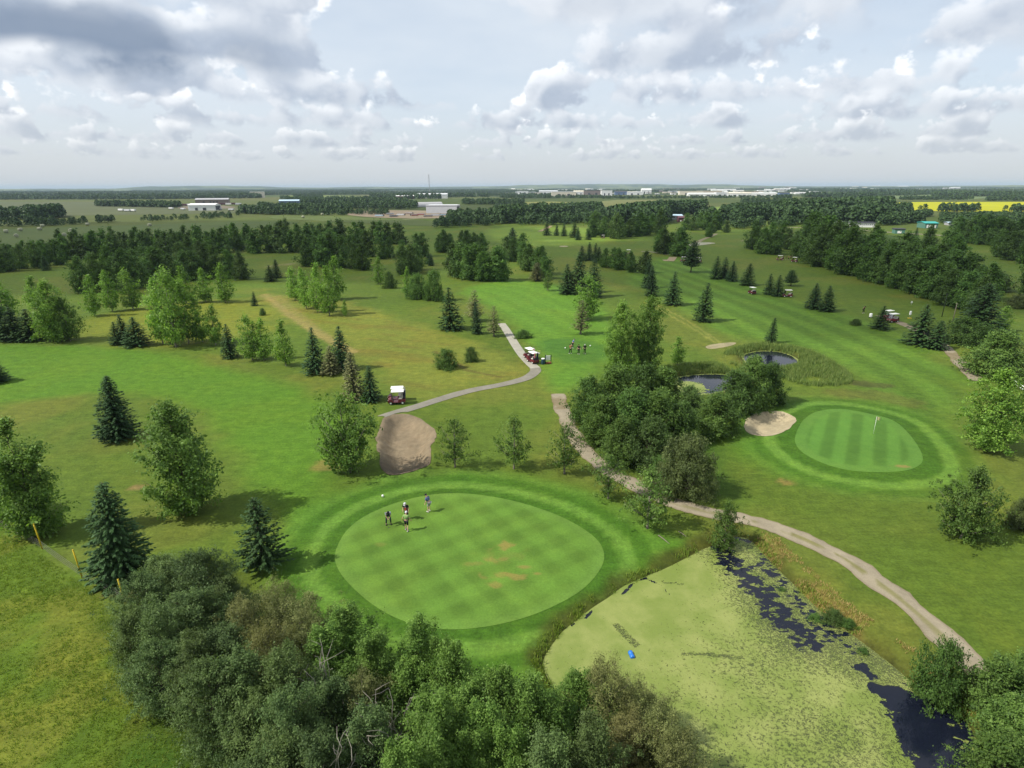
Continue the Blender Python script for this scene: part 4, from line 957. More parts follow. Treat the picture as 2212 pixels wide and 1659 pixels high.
tree_px('grove', 2225, 640, 500, 70, name=BR, label='dark tree cut off by the right edge', var=0)
tree_px('shrub_olive', 2195, 665, 640, 46, name=SH, label='small purple bush at the right edge behind the rounded bush', cat='shrub')
tree_px('shrub', 1848, 703, 690, 26, name=SH, label='small brown bush beside the carts on the right path', cat='shrub', z=0)
# shrub mass above the gravel path
for i, (x, y, t, w, l) in enumerate([(1272, 915, 818, 82, 'leftmost shrub of the dense shrub mass above the gravel path'), (1325, 905, 797, 96, 'second shrub from left in the rear row of the shrub mass'), (1382, 900, 794, 98, 'middle shrub in the rear row of the shrub mass'), (1436, 900, 803, 92, 'fourth shrub in the rear row of the shrub mass'), (1482, 908, 840, 80, 'right end shrub in the rear row of the shrub mass'),
    (1296, 955, 858, 88, 'left shrub in the middle row of the shrub mass'), (1356, 962, 848, 100, 'central shrub in the middle row of the shrub mass'), (1416, 966, 852, 100, 'right of centre shrub in the middle row of the shrub mass'), (1466, 958, 872, 80, 'right shrub in the middle row of the shrub mass'), (1340, 1000, 908, 86, 'left shrub in the front row of the shrub mass'), (1398, 1008, 908, 92, 'right shrub in the front row of the shrub mass')]):
    tree_px('tall_shrub', x, y, t, w * 1.12, name=SH, label=l, cat='shrub', group='dense shrub mass', var=i % 2)
tree_px('shrub_olive', 1476, 1062, 952, 142, name=SH, label='big rounded olive willow shrub in front of the dense shrub mass', cat='shrub')
for i, (x, y, t, w, l) in enumerate([(1545, 938, 858, 110, 'low shrub joining the shrub mass to the pond bushes'), (1588, 892, 806, 100, 'left bush of the group between pond and small bunker'), (1622, 878, 776, 92, 'tallest bush between pond and small bunker'), (1655, 868, 788, 80, 'right bush of the group between pond and small bunker')]):
    tree_px('tall_shrub', x, y, t, w, name=SH, label=l, cat='shrub', var=(i + 1) % 2)
tree_px('shrub', 1425, 1038, 990, 60, name=SH, label='low green undergrowth shrub left of the olive willow', cat='shrub')
# bottom right
for x_, y_, h_, r_c, l_ in [(2165, 1440, 3.2, 1.7, 'large dense bush in the bottom right corner'), (2205, 1520, 3.2, 1.8, 'dense bush below the large one in the bottom right corner'), (2245, 1430, 3.4, 1.8, 'dense bush cut off by the right edge in the bottom corner'), (2190, 1590, 3.4, 1.7, 'lowest dense bush in the bottom right corner')]:
    gx_, gy_ = P(x_, y_, h_ * 0.93); plant('tall_shrub', gx_, gy_, h_, r_c, name=SH, label=l_, cat='shrub', var=1)
tree_px('shrub', 2030, 1500, 1384, 112, name=SH, label='leafy bush between gravel path and duckweed pond', cat='shrub', var=1)
# poplars, rows on the left
for x, y, t, w, l in [(205, 682, 598, 40, 'first small poplar of the row on the left, from the left'), (243, 672, 588, 40, 'second small poplar of the row on the left'), (288, 668, 584, 46, 'third small poplar of the row on the left'), (365, 650, 582, 40, 'small poplar behind the tall poplar cluster, left'),
    (402, 655, 578, 44, 'small poplar behind the tall poplar cluster, centre'), (445, 652, 582, 42, 'small poplar behind the tall poplar cluster, right'), (487, 654, 572, 44, 'bright small poplar right of the tall cluster'),
    (638, 650, 582, 36, 'leftmost poplar of the clump beside the dirt track'), (662, 668, 584, 42, 'second poplar of the clump beside the dirt track'), (686, 676, 574, 46, 'middle poplar of the clump beside the dirt track'), (712, 682, 580, 50, 'front right poplar of the clump beside the dirt track'),
    (728, 648, 560, 46, 'rear poplar of the clump beside the dirt track'), (745, 684, 650, 18, 'sapling right of the poplar clump'), (818, 612, 556, 32, 'yellow-green narrow poplar left of the middle trees'), (880, 640, 580, 26, 'slim poplar in the middle trees')]:
    tree_px('poplar', x, y, t, w, name=PO, label=l)
for x, y, t, w, l in [(842, 622, 588, 26, 'small bush right of the yellow-green poplar'), (902, 646, 596, 44, 'round dark bush in the middle trees'), (938, 650, 590, 46, 'second round dark bush in the middle trees'), (568, 682, 668, 14, 'tiny shrub right of the dirt track'), (1130, 730, 714, 34, 'low tufty bush beside the concrete path')]:
    tree_px('shrub', x, y, t, w, name=SH, label=l, cat='shrub', var=0)

ORD = ['first', 'second', 'third', 'fourth', 'fifth', 'sixth', 'seventh', 'eighth', 'ninth', 'tenth', 'eleventh', 'twelfth', 'thirteenth', 'fourteenth', 'fifteenth', 'sixteenth', 'seventeenth', 'eighteenth', 'nineteenth', 'twentieth', 'twenty-first', 'twenty-second', 'twenty-third', 'twenty-fourth', 'twenty-fifth', 'twenty-sixth', 'twenty-seventh', 'twenty-eighth']
# belts and groves further out: trees of one belt that nothing tells apart share its label
def belt(pts, n, t_px, label, group, kind='grove', name=BR, jit=(8, 4), wk=1.0):
    ln = np.array(pts, float); seg = np.hypot(*(np.diff(ln, axis=0).T)); cum = np.concatenate([[0], np.cumsum(seg)])
    got = []
    for i in range(n):
        t = cum[-1] * (i + 0.5 + rng.uniform(-0.35, 0.35)) / n
        x = np.interp(t, cum, ln[:, 0]) + rng.normal() * jit[0] * 0.4; y = np.interp(t, cum, ln[:, 1]) + rng.uniform(-1, 1) * jit[1]
        got.append((x, y))
    for i, (x, y) in enumerate(sorted(got)):
        hp = t_px * rng.uniform(0.78, 1.16); gx_, gy_ = P(x, y); H = height_for(x, y, y - hp)
        plant(kind, gx_, gy_, H, H * rng.uniform(0.28, 0.42) * wk, name=name, label=f'{ORD[i]} from left, {label}', group=group)
belt([(165, 632), (240, 622), (300, 618), (345, 612)], 6, 76, 'large dark leafy tree in the grove behind the small left poplars', 'left grove trees')
belt([(345, 608), (420, 604), (480, 602), (532, 600)], 8, 66, 'dark leafy tree right of the gap behind the left poplars', 'left grove trees right of the gap')
belt([(180, 600), (300, 585), (420, 575), (530, 575)], 9, 50, 'dark tree standing at the back of the left grove', 'left grove back trees')
belt([(-40, 588), (60, 582), (140, 570)], 7, 56, 'dark tree in the belt at the left edge below the hay field', 'far left belt trees')
belt([(-20, 572), (120, 562), (260, 552), (400, 548)], 22, 50, 'dark tree in the long belt below the hay field', 'long left belt trees', 'grove_far')
belt([(120, 556), (260, 545), (400, 538), (520, 532)], 20, 46, 'dark tree at the back of the long belt below the hay field', 'long left belt rear trees', 'grove_far')
belt([(400, 552), (520, 545), (640, 545), (720, 548)], 15, 50, 'dark tree in the wood between left grove and middle trees', 'middle wood trees', 'grove_far')
belt([(500, 532), (640, 524), (760, 522), (880, 524)], 22, 42, 'dark tree at the back of the wood in the middle distance', 'middle wood rear trees', 'grove_far')
belt([(650, 575), (690, 572), (740, 580), (790, 582)], 7, 62, 'dark upright tree above the poplar clump in the middle', 'middle grove trees')
belt([(860, 592), (875, 590), (900, 580)], 3, 64, 'tall dark tree in the middle left of the white-trunked group', 'middle tall trees')
belt([(700, 560), (780, 556), (850, 560), (925, 556)], 10, 48, 'dark tree of the middle grove rear row', 'middle grove rear trees')
belt([(925, 572), (935, 575)], 2, 26, 'small dark spruce in the middle open grass', 'middle small spruces', 'spruce', SP)
belt([(975, 595), (1000, 603), (1045, 606), (1090, 606)], 8, 66, 'dark tree in the grove behind the tee fairway', 'tee grove trees')
belt([(940, 545), (1000, 548), (1060, 545)], 8, 46, 'dark tree in the row behind the tee grove', 'tee grove rear trees')
belt([(1095, 560), (1125, 565), (1150, 590), (1185, 600)], 9, 58, 'tall dark tree left of the spruce clump behind the tee fairway', 'spruce clump neighbours')
belt([(1095, 540), (1120, 545)], 3, 46, 'narrow dark spruce in the bright far fairway edge', 'far fairway spruces', 'spruce', SP)
belt([(1150, 602), (1170, 605)], 2, 44, 'brownish larch left of the dark spruce clump', 'larches by the spruce clump', 'larch', LA)
belt([(1300, 580), (1340, 582), (1390, 590)], 6, 42, 'low dark tree in the hedge behind the dark spruce clump', 'hedge trees behind the spruce clump')
belt([(1255, 560), (1275, 562), (1300, 568)], 4, 40, 'small spruce behind the dark spruce clump', 'rear clump spruces', 'spruce', SP)
belt([(1420, 548), (1440, 550), (1475, 550)], 5, 56, 'dark poplar in the group beside the small bare patch', 'bare patch poplars')
belt([(1170, 508), (1215, 512), (1240, 515), (1275, 516)], 6, 30, 'small tree dotted on the bright far fairway', 'far fairway trees', 'spruce', SP)
belt([(1270, 508), (1310, 512), (1360, 512), (1430, 502)], 14, 46, 'dark tree in the grove left of the clubhouse', 'clubhouse grove trees')
belt([(1520, 510), (1548, 506), (1575, 506)], 3, 28, 'small round tree on the fairway in front of the clubhouse', 'clubhouse fairway trees')
belt([(1480, 498), (1520, 495), (1545, 500)], 5, 36, 'dark tree right of the clubhouse', 'clubhouse side trees')
belt([(1625, 535), (1650, 545), (1680, 548)], 6, 52, 'tree at the near end of the belt along the right fairway', 'right belt near end trees')
belt([(1720, 552), (1780, 575), (1860, 598), (1930, 618), (1990, 640), (2060, 662), (2120, 690)], 26, 84, 'tall dark tree in the belt along the right fairway', 'right belt trees', wk=1.05)
belt([(1740, 540), (1820, 556), (1900, 580), (1990, 605), (2080, 630), (2140, 650)], 20, 74, 'tall dark tree at the back of the belt along the right fairway', 'right belt rear trees', wk=1.05)
belt([(1660, 530), (1700, 538), (1740, 545)], 5, 52, 'dark tree between the near end and the main right belt', 'right belt link trees')
belt([(2000, 560), (2040, 568), (2075, 580)], 4, 80, 'high dark tree standing above the right belt', 'high right belt trees')
belt([(1972, 522), (1990, 530), (2030, 528)], 3, 30, 'dark spruce on the far right fairway', 'far right fairway spruces', 'spruce', SP)
belt([(2060, 520), (2110, 525), (2160, 530), (2230, 540)], 10, 56, 'dark tree in the wood at the far right edge', 'far right wood trees')
belt([(2060, 508), (2130, 509), (2230, 514)], 12, 38, 'dark tree at the back of the wood at the far right edge', 'far right wood rear trees', 'grove_far')
belt([(2150, 555), (2190, 565), (2230, 575)], 5, 60, 'dark tree in front of the wood at the far right edge', 'far right front trees')

# the thicket along the bottom: placed by the height of their tops
def top_px(kind, x, ytop, H, R, label, name=BR, cat='tree', group=None):
    gx_, gy_ = P(x, ytop, H * 0.93); return plant(kind, gx_, gy_, H, R, name=name, label=label, cat=cat, group=group)
th = [('thicket', 'grey-green', [(292, 1262, 4.6), (352, 1222, 5.0), (432, 1212, 4.8), (275, 1335, 4.2), (345, 1320, 5.0), (425, 1290, 5.2), (478, 1262, 4.6), (325, 1410, 4.6), (405, 1395, 5.0), (445, 1460, 5.4), (515, 1440, 5.2), (600, 1430, 5.4), (545, 1530, 5.4), (625, 1520, 5.6), (700, 1480, 5.2), (480, 1380, 4.8), (600, 1610, 5.0), (690, 1610, 5.6), (800, 1560, 4.8), (1290, 1590, 5.2), (1180, 1620, 5.2), (560, 1660, 5.0)]),
      ('thicket_olive', 'olive', [(530, 1316, 4.8), (600, 1284, 4.6), (655, 1310, 4.6), (570, 1370, 5.0), (640, 1380, 4.6), (1310, 1438, 5.0), (1385, 1475, 4.8), (1435, 1540, 4.6), (1485, 1605, 4.4), (1360, 1570, 4.8), (770, 1490, 4.2)]),
      ('thicket_lime', 'bright green', [(755, 1328, 6.0), (705, 1372, 5.6), (805, 1392, 5.2), (900, 1362, 6.2), (955, 1392, 5.8), (1000, 1425, 5.6), (870, 1440, 5.0), (930, 1510, 5.6), (1000, 1500, 5.6), (1075, 1470, 5.4), (1130, 1480, 5.2), (1190, 1505, 5.4), (1250, 1475, 5.4), (860, 1610, 5.8), (930, 1600, 5.6), (1010, 1600, 5.6), (1100, 1590, 5.6), (1060, 1540, 5.2)])]
WHERE = lambda x, y: ('upper left part' if y < 1340 else 'left flank') if x < 500 else (('middle part' if y < 1450 else 'lower middle part') if x < 860 else (('upper right part' if y < 1460 else 'lower right part') if x < 1220 else 'pond side'))
for kind, word, items in th:
    by = {}
    for it in items: by.setdefault(WHERE(it[0], it[1]), []).append(it)
    for w, its in by.items():
        for i, (x, yt, H) in enumerate(sorted(its)):
            H = H * rng.uniform(0.78, 1.12)
            top_px(kind, x, yt, H, rng.uniform(1.6, 2.3) if kind != 'thicket_lime' else rng.uniform(1.35, 1.8), f'{ORD[i]} from left of the {word} trees, {w} of bottom thicket', group=f'{word} thicket trees, {w}')
for i, (x, yt, H, R, l) in enumerate([(690, 1440, 5.6, 1.3, 'bare grey dead branches in the middle of the bottom thicket'), (835, 1530, 5.4, 1.6, 'spread of bare dead branches below the bright thicket trees'), (705, 1600, 5.6, 1.3, 'bleached dead branches at the bottom edge of the thicket')]):
    gx_, gy_ = P(x, yt, H * 0.95); me = bare(300 + i, H, R, 14, M['bark_pale'])
    o = empty('dead_shrub', (gx_, gy_, gz1(gx_, gy_)), 0.4 * i); link('branches', me, o); tag(o, l, 'shrub')

# ---- far woods and hedges that read as one mass
def woods(name, strips, mat, label, seed):
    r = np.random.default_rng(seed); C = []; S = []; O = []
    for (x0, y0, x1, y1, dep, hgt, dens) in strips:      # a hedge or wood between two survey points, depth in metres
        a = np.array(P(x0, y0)); b = np.array(P(x1, y1)); L = np.hypot(*(b - a)); n = max(2, int(L * dep / 55.0 * dens)); rd = np.hypot(*a)
        t = r.random(n); p = a + (b - a) * t[:, None]; rad = p / np.linalg.norm(p, axis=1)[:, None]; p = p + rad * (r.random(n) * dep)[:, None]
        h = hgt * r.uniform(0.65, 1.15, n); q = int(np.clip(120 * 700 / rd, 14, 120)); k = np.repeat(np.arange(n), q)
        u = r.normal(size=(len(k), 3)); u /= np.linalg.norm(u, axis=1)[:, None]; u[:, 2] = np.abs(u[:, 2]); rr_ = h[k] * 0.42
        zc = h[k] * (0.12 + 0.86 * r.random(len(k)) ** 0.8); wd = np.sqrt(np.clip(1 - (zc / h[k]) ** 2.4, 0.05, 1))
        c = np.column_stack([p[k, 0] + u[:, 0] * rr_ * wd, p[k, 1] + u[:, 1] * rr_ * wd, zc]); C.append(c); O.append(u + np.array([0, 0, 0.4])); S.append(h[k] * r.uniform(0.28, 0.5, len(k)) * math.sqrt(26 / q) * 0.85)
    C = np.vstack(C); S = np.concatenate(S); O = np.vstack(O)
    me = quads_mesh(name, C, O + r.normal(size=O.shape) * 0.5, r.normal(size=C.shape), S * 1.2, S, np.clip(r.normal(0.45, 0.25, len(C)), 0, 1), mat)
    return stuff(link(name, me), label)
M['far_leaf'] = leaf_mat('far_leaves', A(38, 58, 38), A(76, 100, 56), 0.15, 0.0)
woods('distant_wood', [(-60, 478, 60, 474, 70, 11, 1.2), (60, 476, 135, 470, 60, 12, 1.3), (-60, 492, 150, 488, 30, 7, 1.2), (150, 487, 245, 480, 25, 6, 1.1), (300, 480, 500, 472, 25, 5, 1.0), (440, 470, 520, 466, 20, 5, 1)], M['far_leaf'], 'dark hedges and copse around the hay field on the left', 1)
woods('distant_wood', [(520, 462, 640, 466, 60, 9, 1.2), (560, 455, 760, 462, 80, 9, 1.2), (640, 467, 840, 464, 35, 6, 1.2), (700, 452, 900, 452, 120, 9, 1.0), (210, 446, 390, 449, 60, 9, 1.2), (620, 440, 880, 444, 150, 10, 0.9), (1000, 442, 1130, 443, 90, 9, 1.0)], M['far_leaf'], 'scrub and trees around the distant farm yards on the left', 2)
woods('distant_wood', [(940, 494, 1090, 486, 40, 7, 1.3), (970, 484, 1100, 474, 60, 9, 1.4), (1085, 484, 1180, 474, 70, 12, 1.5), (1160, 474, 1300, 462, 60, 11, 1.5), (1120, 488, 1330, 482, 40, 8, 1.4), (1230, 470, 1370, 466, 40, 9, 1.3), (1060, 452, 1250, 446, 30, 6, 1.0), (1080, 452, 1150, 452, 30, 7, 1.0)], M['far_leaf'], 'dark wood with pointed trees behind the bright far fairway', 3)
woods('distant_wood', [(1370, 492, 1440, 482, 60, 12, 1.5), (1330, 486, 1420, 470, 60, 13, 1.4), (1420, 466, 1520, 462, 60, 13, 1.5), (1500, 488, 1560, 484, 40, 11, 1.4), (1580, 484, 1680, 472, 90, 12, 1.5), (1580, 494, 1720, 490, 30, 7, 1.3), (1560, 470, 1640, 460, 60, 10, 1.3), (1480, 498, 1640, 494, 14, 4, 1.2)], M['far_leaf'], 'dark wood around and behind the clubhouse', 4)
woods('distant_wood', [(1680, 478, 1800, 470, 90, 15, 1.6), (1700, 486, 1900, 482, 60, 12, 1.5), (1780, 468, 1920, 462, 70, 15, 1.5), (1900, 488, 1990, 482, 50, 8, 1.5), (1900, 476, 1960, 468, 50, 11, 1.4), (1950, 474, 2010, 468, 40, 6, 1.3), (2030, 484, 2230, 478, 60, 6.5, 1.4), (2060, 498, 2230, 494, 40, 8, 1.4), (2030, 470, 2230, 467, 40, 4.5, 1.1), (1640, 460, 1760, 452, 80, 9, 1.1), (1690, 494, 1800, 490, 8, 4, 1.2)], M['far_leaf'], 'dark rounded wood behind the road on the right', 5)
woods('distant_wood', [(2030, 459, 2110, 458, 20, 9, 1.5), (2165, 458, 2230, 458, 20, 8, 1.4), (1985, 456, 2010, 456, 10, 8, 1.0), (2130, 434, 2330, 434, 40, 9, 1.3), (1940, 432, 2100, 432, 40, 8, 1.2), (1800, 432, 1930, 434, 60, 8, 1.1), (2136, 420, 2160, 419, 40, 10, 1.0), (1700, 448, 1930, 446, 120, 9, 0.8), (1600, 440, 1700, 440, 80, 8, 0.8)], M['far_leaf'], 'hedges and copses around the yellow fields on the right', 6)
far = []
r_ = np.random.default_rng(77)
for i in range(230):
    x = r_.uniform(-250, 2450) if i < 150 else r_.uniform(-250, 700); y = 404 - (x - 1106) * 0.0035 + 3.5 + 30 * r_.random() ** 2.2; d = P(x, y)[1]
    L = r_.uniform(60, 260) * (0.6 if y > 425 else 1.0)
    if y > 431 or (1250 < x < 1720 and 416 < y < 430): continue
    far.append((x, y, x + L, y + r_.uniform(-0.25, 0.35), min(d * 0.05, 160), r_.uniform(8, 13), min(1.0, 900.0 / d)))
far += [(-300, 432.5, 200, 431, 120, 9, 0.5), (150, 430, 520, 429, 150, 9, 0.5), (-300, 425, 430, 423.5, 180, 10, 0.35), (380, 422, 900, 420.5, 160, 9, 0.35), (-300, 417.5, 800, 415.5, 220, 11, 0.22), (700, 418, 1110, 416.5, 160, 10, 0.3), (-300, 413, 1100, 410.5, 260, 12, 0.12), (640, 432, 860, 431, 60, 8, 0.6), (1700, 415, 2300, 412.5, 160, 10, 0.25), (1760, 422, 2130, 421, 90, 8, 0.4), (1650, 409, 2300, 406.5, 260, 12, 0.12), (1080, 428, 1300, 428.5, 60, 8, 0.7), (1300, 429.5, 1700, 428, 40, 7, 0.8)]
woods('distant_wood', far, M['far_leaf'], 'bluish belts of woodland reaching to the horizon', 8)
# ---------------------------------------------------------------- reeds and long grass
KA = 1.2
M['reed'] = leaf_mat('reed_blades', A(84, 116, 56), A(150, 164, 96), 0.3, 0.0)
M['blade'] = leaf_mat('grass_blades', A(92, 128, 40), A(156, 170, 80), 0.3, 0.0)
M['dry_blade'] = leaf_mat('dry_grass', A(140, 124, 70), A(200, 178, 120), 0.25, 0.0)
def blades(name, XY, h, w, mat, label, seed, per=5, lean=0.3, z=None):
    r = np.random.default_rng(seed); n = len(XY); k = np.repeat(np.arange(n), per); m = len(k)
    zb = gz(XY[:, 0], XY[:, 1])[k] if z is None else z[k]
    b = np.column_stack([XY[k] + r.normal(size=(m, 2)) * w * 2.2, zb - 0.03]); hh = h * r.uniform(0.55, 1.15, m); a = r.random(m) * 6.28; ln = lean * hh * r.random(m)
    s = np.column_stack([-np.sin(a), np.cos(a), np.zeros(m)]) * (w * r.uniform(0.7, 1.3, m))[:, None] * 0.5
    tip = b + np.column_stack([np.cos(a) * ln, np.sin(a) * ln, hh]); mid = b + (tip - b) * 0.55 + np.column_stack([np.zeros(m), np.zeros(m), hh * 0.06])
    V = np.stack([b - s, b + s, mid + s * 0.7, tip, mid - s * 0.7], 1).reshape(-1, 3); F = np.arange(len(V)).reshape(-1, 5)
    return stuff(link(name, mk_mesh(name, V, F, False, [mat], {'rnd': np.repeat(np.clip(r.random(m) * 0.7 + 0.3 * r.random(n)[k], 0, 1), 5)})), label)
def scatter(pg, n, seed, cond=None):
    r = np.random.default_rng(seed); lo, hi = pg.min(0), pg.max(0); out = []
    while sum(len(o) for o in out) < n:
        p = lo + (hi - lo) * r.random((n * 2, 2)); ok = sdf(p[:, 0], p[:, 1], pg, 5.0) < 0
        if cond is not None: ok &= cond(p[:, 0], p[:, 1])
        if ok.sum() == 0: break
        out.append(p[ok])
    return np.vstack(out)[:n]
def off_water(x, y): return np.minimum.reduce([sdf(x, y, pg, 6.0) for pg in ponds]) > 0.05
def reed_thin(p): return p[(fbm(p[:, 0], p[:, 1], 0.28, 3) + 0.1 * np.random.default_rng(2).normal(size=len(p))) > 0.40]
reed_b = smooth_poly(poly([(1555, 768), (1590, 750), (1640, 742), (1700, 745), (1770, 764), (1830, 800), (1846, 824), (1805, 834), (1720, 832), (1690, 812), (1640, 806), (1590, 800)]), 2)
reed_a = smooth_poly(poly([(1396, 812), (1430, 795), (1500, 786), (1560, 784), (1580, 806), (1530, 812), (1470, 816), (1440, 830)]), 2)
blades('reeds', reed_thin(scatter(reed_b, 4200, 1, off_water)), 0.72, 0.08, M['reed'], 'tall cattail reeds around the far reedy pond', 1, 5, 0.4)
blades('reeds', reed_thin(scatter(reed_a, 2200, 2, off_water)), 0.8, 0.08, M['reed'], 'tall reeds behind the small pond near the touching poplars', 2, 5, 0.22)
def near_bank(lo, hi): return lambda x, y: (lambda s: (s > lo) & (s < hi))(sdf(x, y, ponds[0], 6.0))
bankbox = poly([(1150, 1500), (1150, 1130), (2120, 1130), (2300, 1659), (2120, 1659)]); bank = smooth_poly(np.array([(-4, 22), (-4, 50), (34, 50), (42, 22)], float), 0)
bp_ = scatter(bank, 1500, 4, near_bank(0.0, 0.7)); dens = fbm(bp_[:, 0], bp_[:, 1], 0.5, 3); bp_ = bp_[dens > 0.48]
blades('bank_grass', bp_, 0.28, 0.04, M['blade'], 'coarse green grass on the banks of the duckweed pond', 4, 5, 0.5)
right_bank = smooth_line(poly([(1645, 1185), (1720, 1262), (1775, 1318), (1855, 1375), (1910, 1415), (1955, 1452)], 0), 1)
def dry_cond(x, y):
    s = sdf(x, y, ponds[0], 6.0); return (s > 0.15) & (s < 2.0) & (line_dist(x, y, right_bank, 10) < 2.6) & (fbm(x, y, 0.5, 3) > 0.46)
blades('dry_grass', scatter(bank, 800, 5, dry_cond), 0.18, 0.04, M['dry_blade'], 'straw-coloured dry grass on the right pond bank', 5, 5, 0.6)
bx_ = [P(x, y) for x, y in [(1688, 1262), (1760, 1325), (1800, 1330), (1830, 1345), (1865, 1395), (1240, 1330), (1335, 1270)]]
for i, p in enumerate(bx_[:5]):
    plant('shrub', p[0] + 0.1, p[1], [0.6, 0.8, 0.9, 0.6, 0.6][i], [0.5, 0.6, 0.7, 0.5, 0.45][i], name='weed_clump', label=['weed clump on the pond bank nearest the bushy corner tree', 'leafy weed clump on the right pond bank', 'largest leafy weed clump on the right pond bank', 'dark weed clump right of the largest bank clump', 'lowest small weed clump on the right pond bank'][i], cat='weeds')
fieldp = smooth_poly(poly([(-260, 1140), (20, 1152), (110, 1212), (225, 1292), (280, 1430), (420, 1560), (500, 1720), (-300, 1720)]), 1)
fp = scatter(fieldp, 13000, 6); fp = fp[fbm(fp[:, 0], fp[:, 1], 0.22, 3) + 0.12 * np.random.default_rng(1).normal(size=len(fp)) > 0.42]
blades('long_grass', fp, 0.17, 0.035, M['blade'], 'unmown long grass in the bottom left field', 6, 5, 0.7)

# ---------------------------------------------------------------- people
M['skin'] = simple('skin', (0.50, 0.30, 0.21), 0.6, 0.05)
CLOTH = {}
def cloth(c):
    if c not in CLOTH: CLOTH[c] = simple('cloth_%d_%d_%d' % c, A(*c, 1.7), 0.85, 0.08, 6.0)
    return CLOTH[c]
def skin_mesh(name, V, E, Rr, mat, sub=1, extra=None):
    me = bpy.data.meshes.new(name); me.from_pydata(V, E, []); ob = bpy.data.objects.new(name, me); COL.objects.link(ob)
    ob.modifiers.new('skin', 'SKIN'); sv = me.skin_vertices[0].data
    for i, rr in enumerate(Rr): sv[i].radius = rr if isinstance(rr, tuple) else (rr, rr); sv[i].use_root = (i == 0)
    md = ob.modifiers.new('sub', 'SUBSURF'); md.levels = sub; md.render_levels = sub
    dg = bpy.context.evaluated_depsgraph_get(); ev = ob.evaluated_get(dg); out = bpy.data.meshes.new_from_object(ev); out.name = name
    bpy.data.objects.remove(ob); bpy.data.meshes.remove(me)
    if extra:
        bm = bmesh.new(); bm.from_mesh(out); t = bpy.data.meshes.new('t'); t.from_pydata(extra.V, [], extra.F); bm.from_mesh(t); bm.to_mesh(out); bm.free(); bpy.data.meshes.remove(t)
    out.materials.clear(); out.materials.append(mat)
    out.polygons.foreach_set('use_smooth', np.ones(len(out.polygons), bool)); return out
POSES = {   # pelvis, chest, neck, head, then left/right: shoulder offset, elbow, wrist, hip, knee, ankle
    'stand': dict(pel=(0, 0, .95), che=(0, .02, 1.27), nek=(0, .02, 1.47), hed=(0, .05, 1.62), el=(-.27, -.03, 1.14), wl=(-.29, .08, .90), er=(.27, -.03, 1.14), wr=(.28, .10, .91), kl=(-.11, .03, .50), al=(-.12, -.02, .08), kr=(.11, .03, .50), ar=(.13, .0, .08)),
    'walk': dict(pel=(0, 0, .95), che=(0, .03, 1.27), nek=(0, .05, 1.47), hed=(0, .10, 1.61), el=(-.30, -.06, 1.16), wl=(-.36, .04, .94), er=(.30, .02, 1.15), wr=(.36, .14, .93), kl=(-.11, .10, .51), al=(-.12, .10, .08), kr=(.12, -.02, .50), ar=(.13, -.18, .09)),
    'putt': dict(pel=(0, -.14, .93), che=(0, .12, 1.17), nek=(0, .27, 1.31), hed=(0, .38, 1.38), el=(-.19, .24, .98), wl=(-.04, .34, .76), er=(.19, .24, .98), wr=(.05, .35, .73), kl=(-.17, .02, .50), al=(-.20, -.03, .08), kr=(.17, .02, .50), ar=(.20, -.03, .08)),
    'lean': dict(pel=(0, -.04, .95), che=(0, .08, 1.25), nek=(0, .17, 1.43), hed=(0, .24, 1.55), el=(-.26, .10, 1.10), wl=(-.25, .20, .86), er=(.26, .10, 1.10), wr=(.22, .24, .88), kl=(-.11, .02, .50), al=(-.13, -.02, .08), kr=(.12, .02, .50), ar=(.14, .02, .08)),
    'swing': dict(pel=(0, -.08, .93), che=(.02, .08, 1.22), nek=(.03, .18, 1.40), hed=(.03, .26, 1.50), el=(.10, .32, 1.28), wl=(.30, .36, 1.42), er=(.40, .10, 1.26), wr=(.36, .30, 1.45), kl=(-.16, .06, .50), al=(-.20, -.02, .08), kr=(.16, .03, .50), ar=(.20, -.02, .08)),
}
def v(p): return Vector(p)
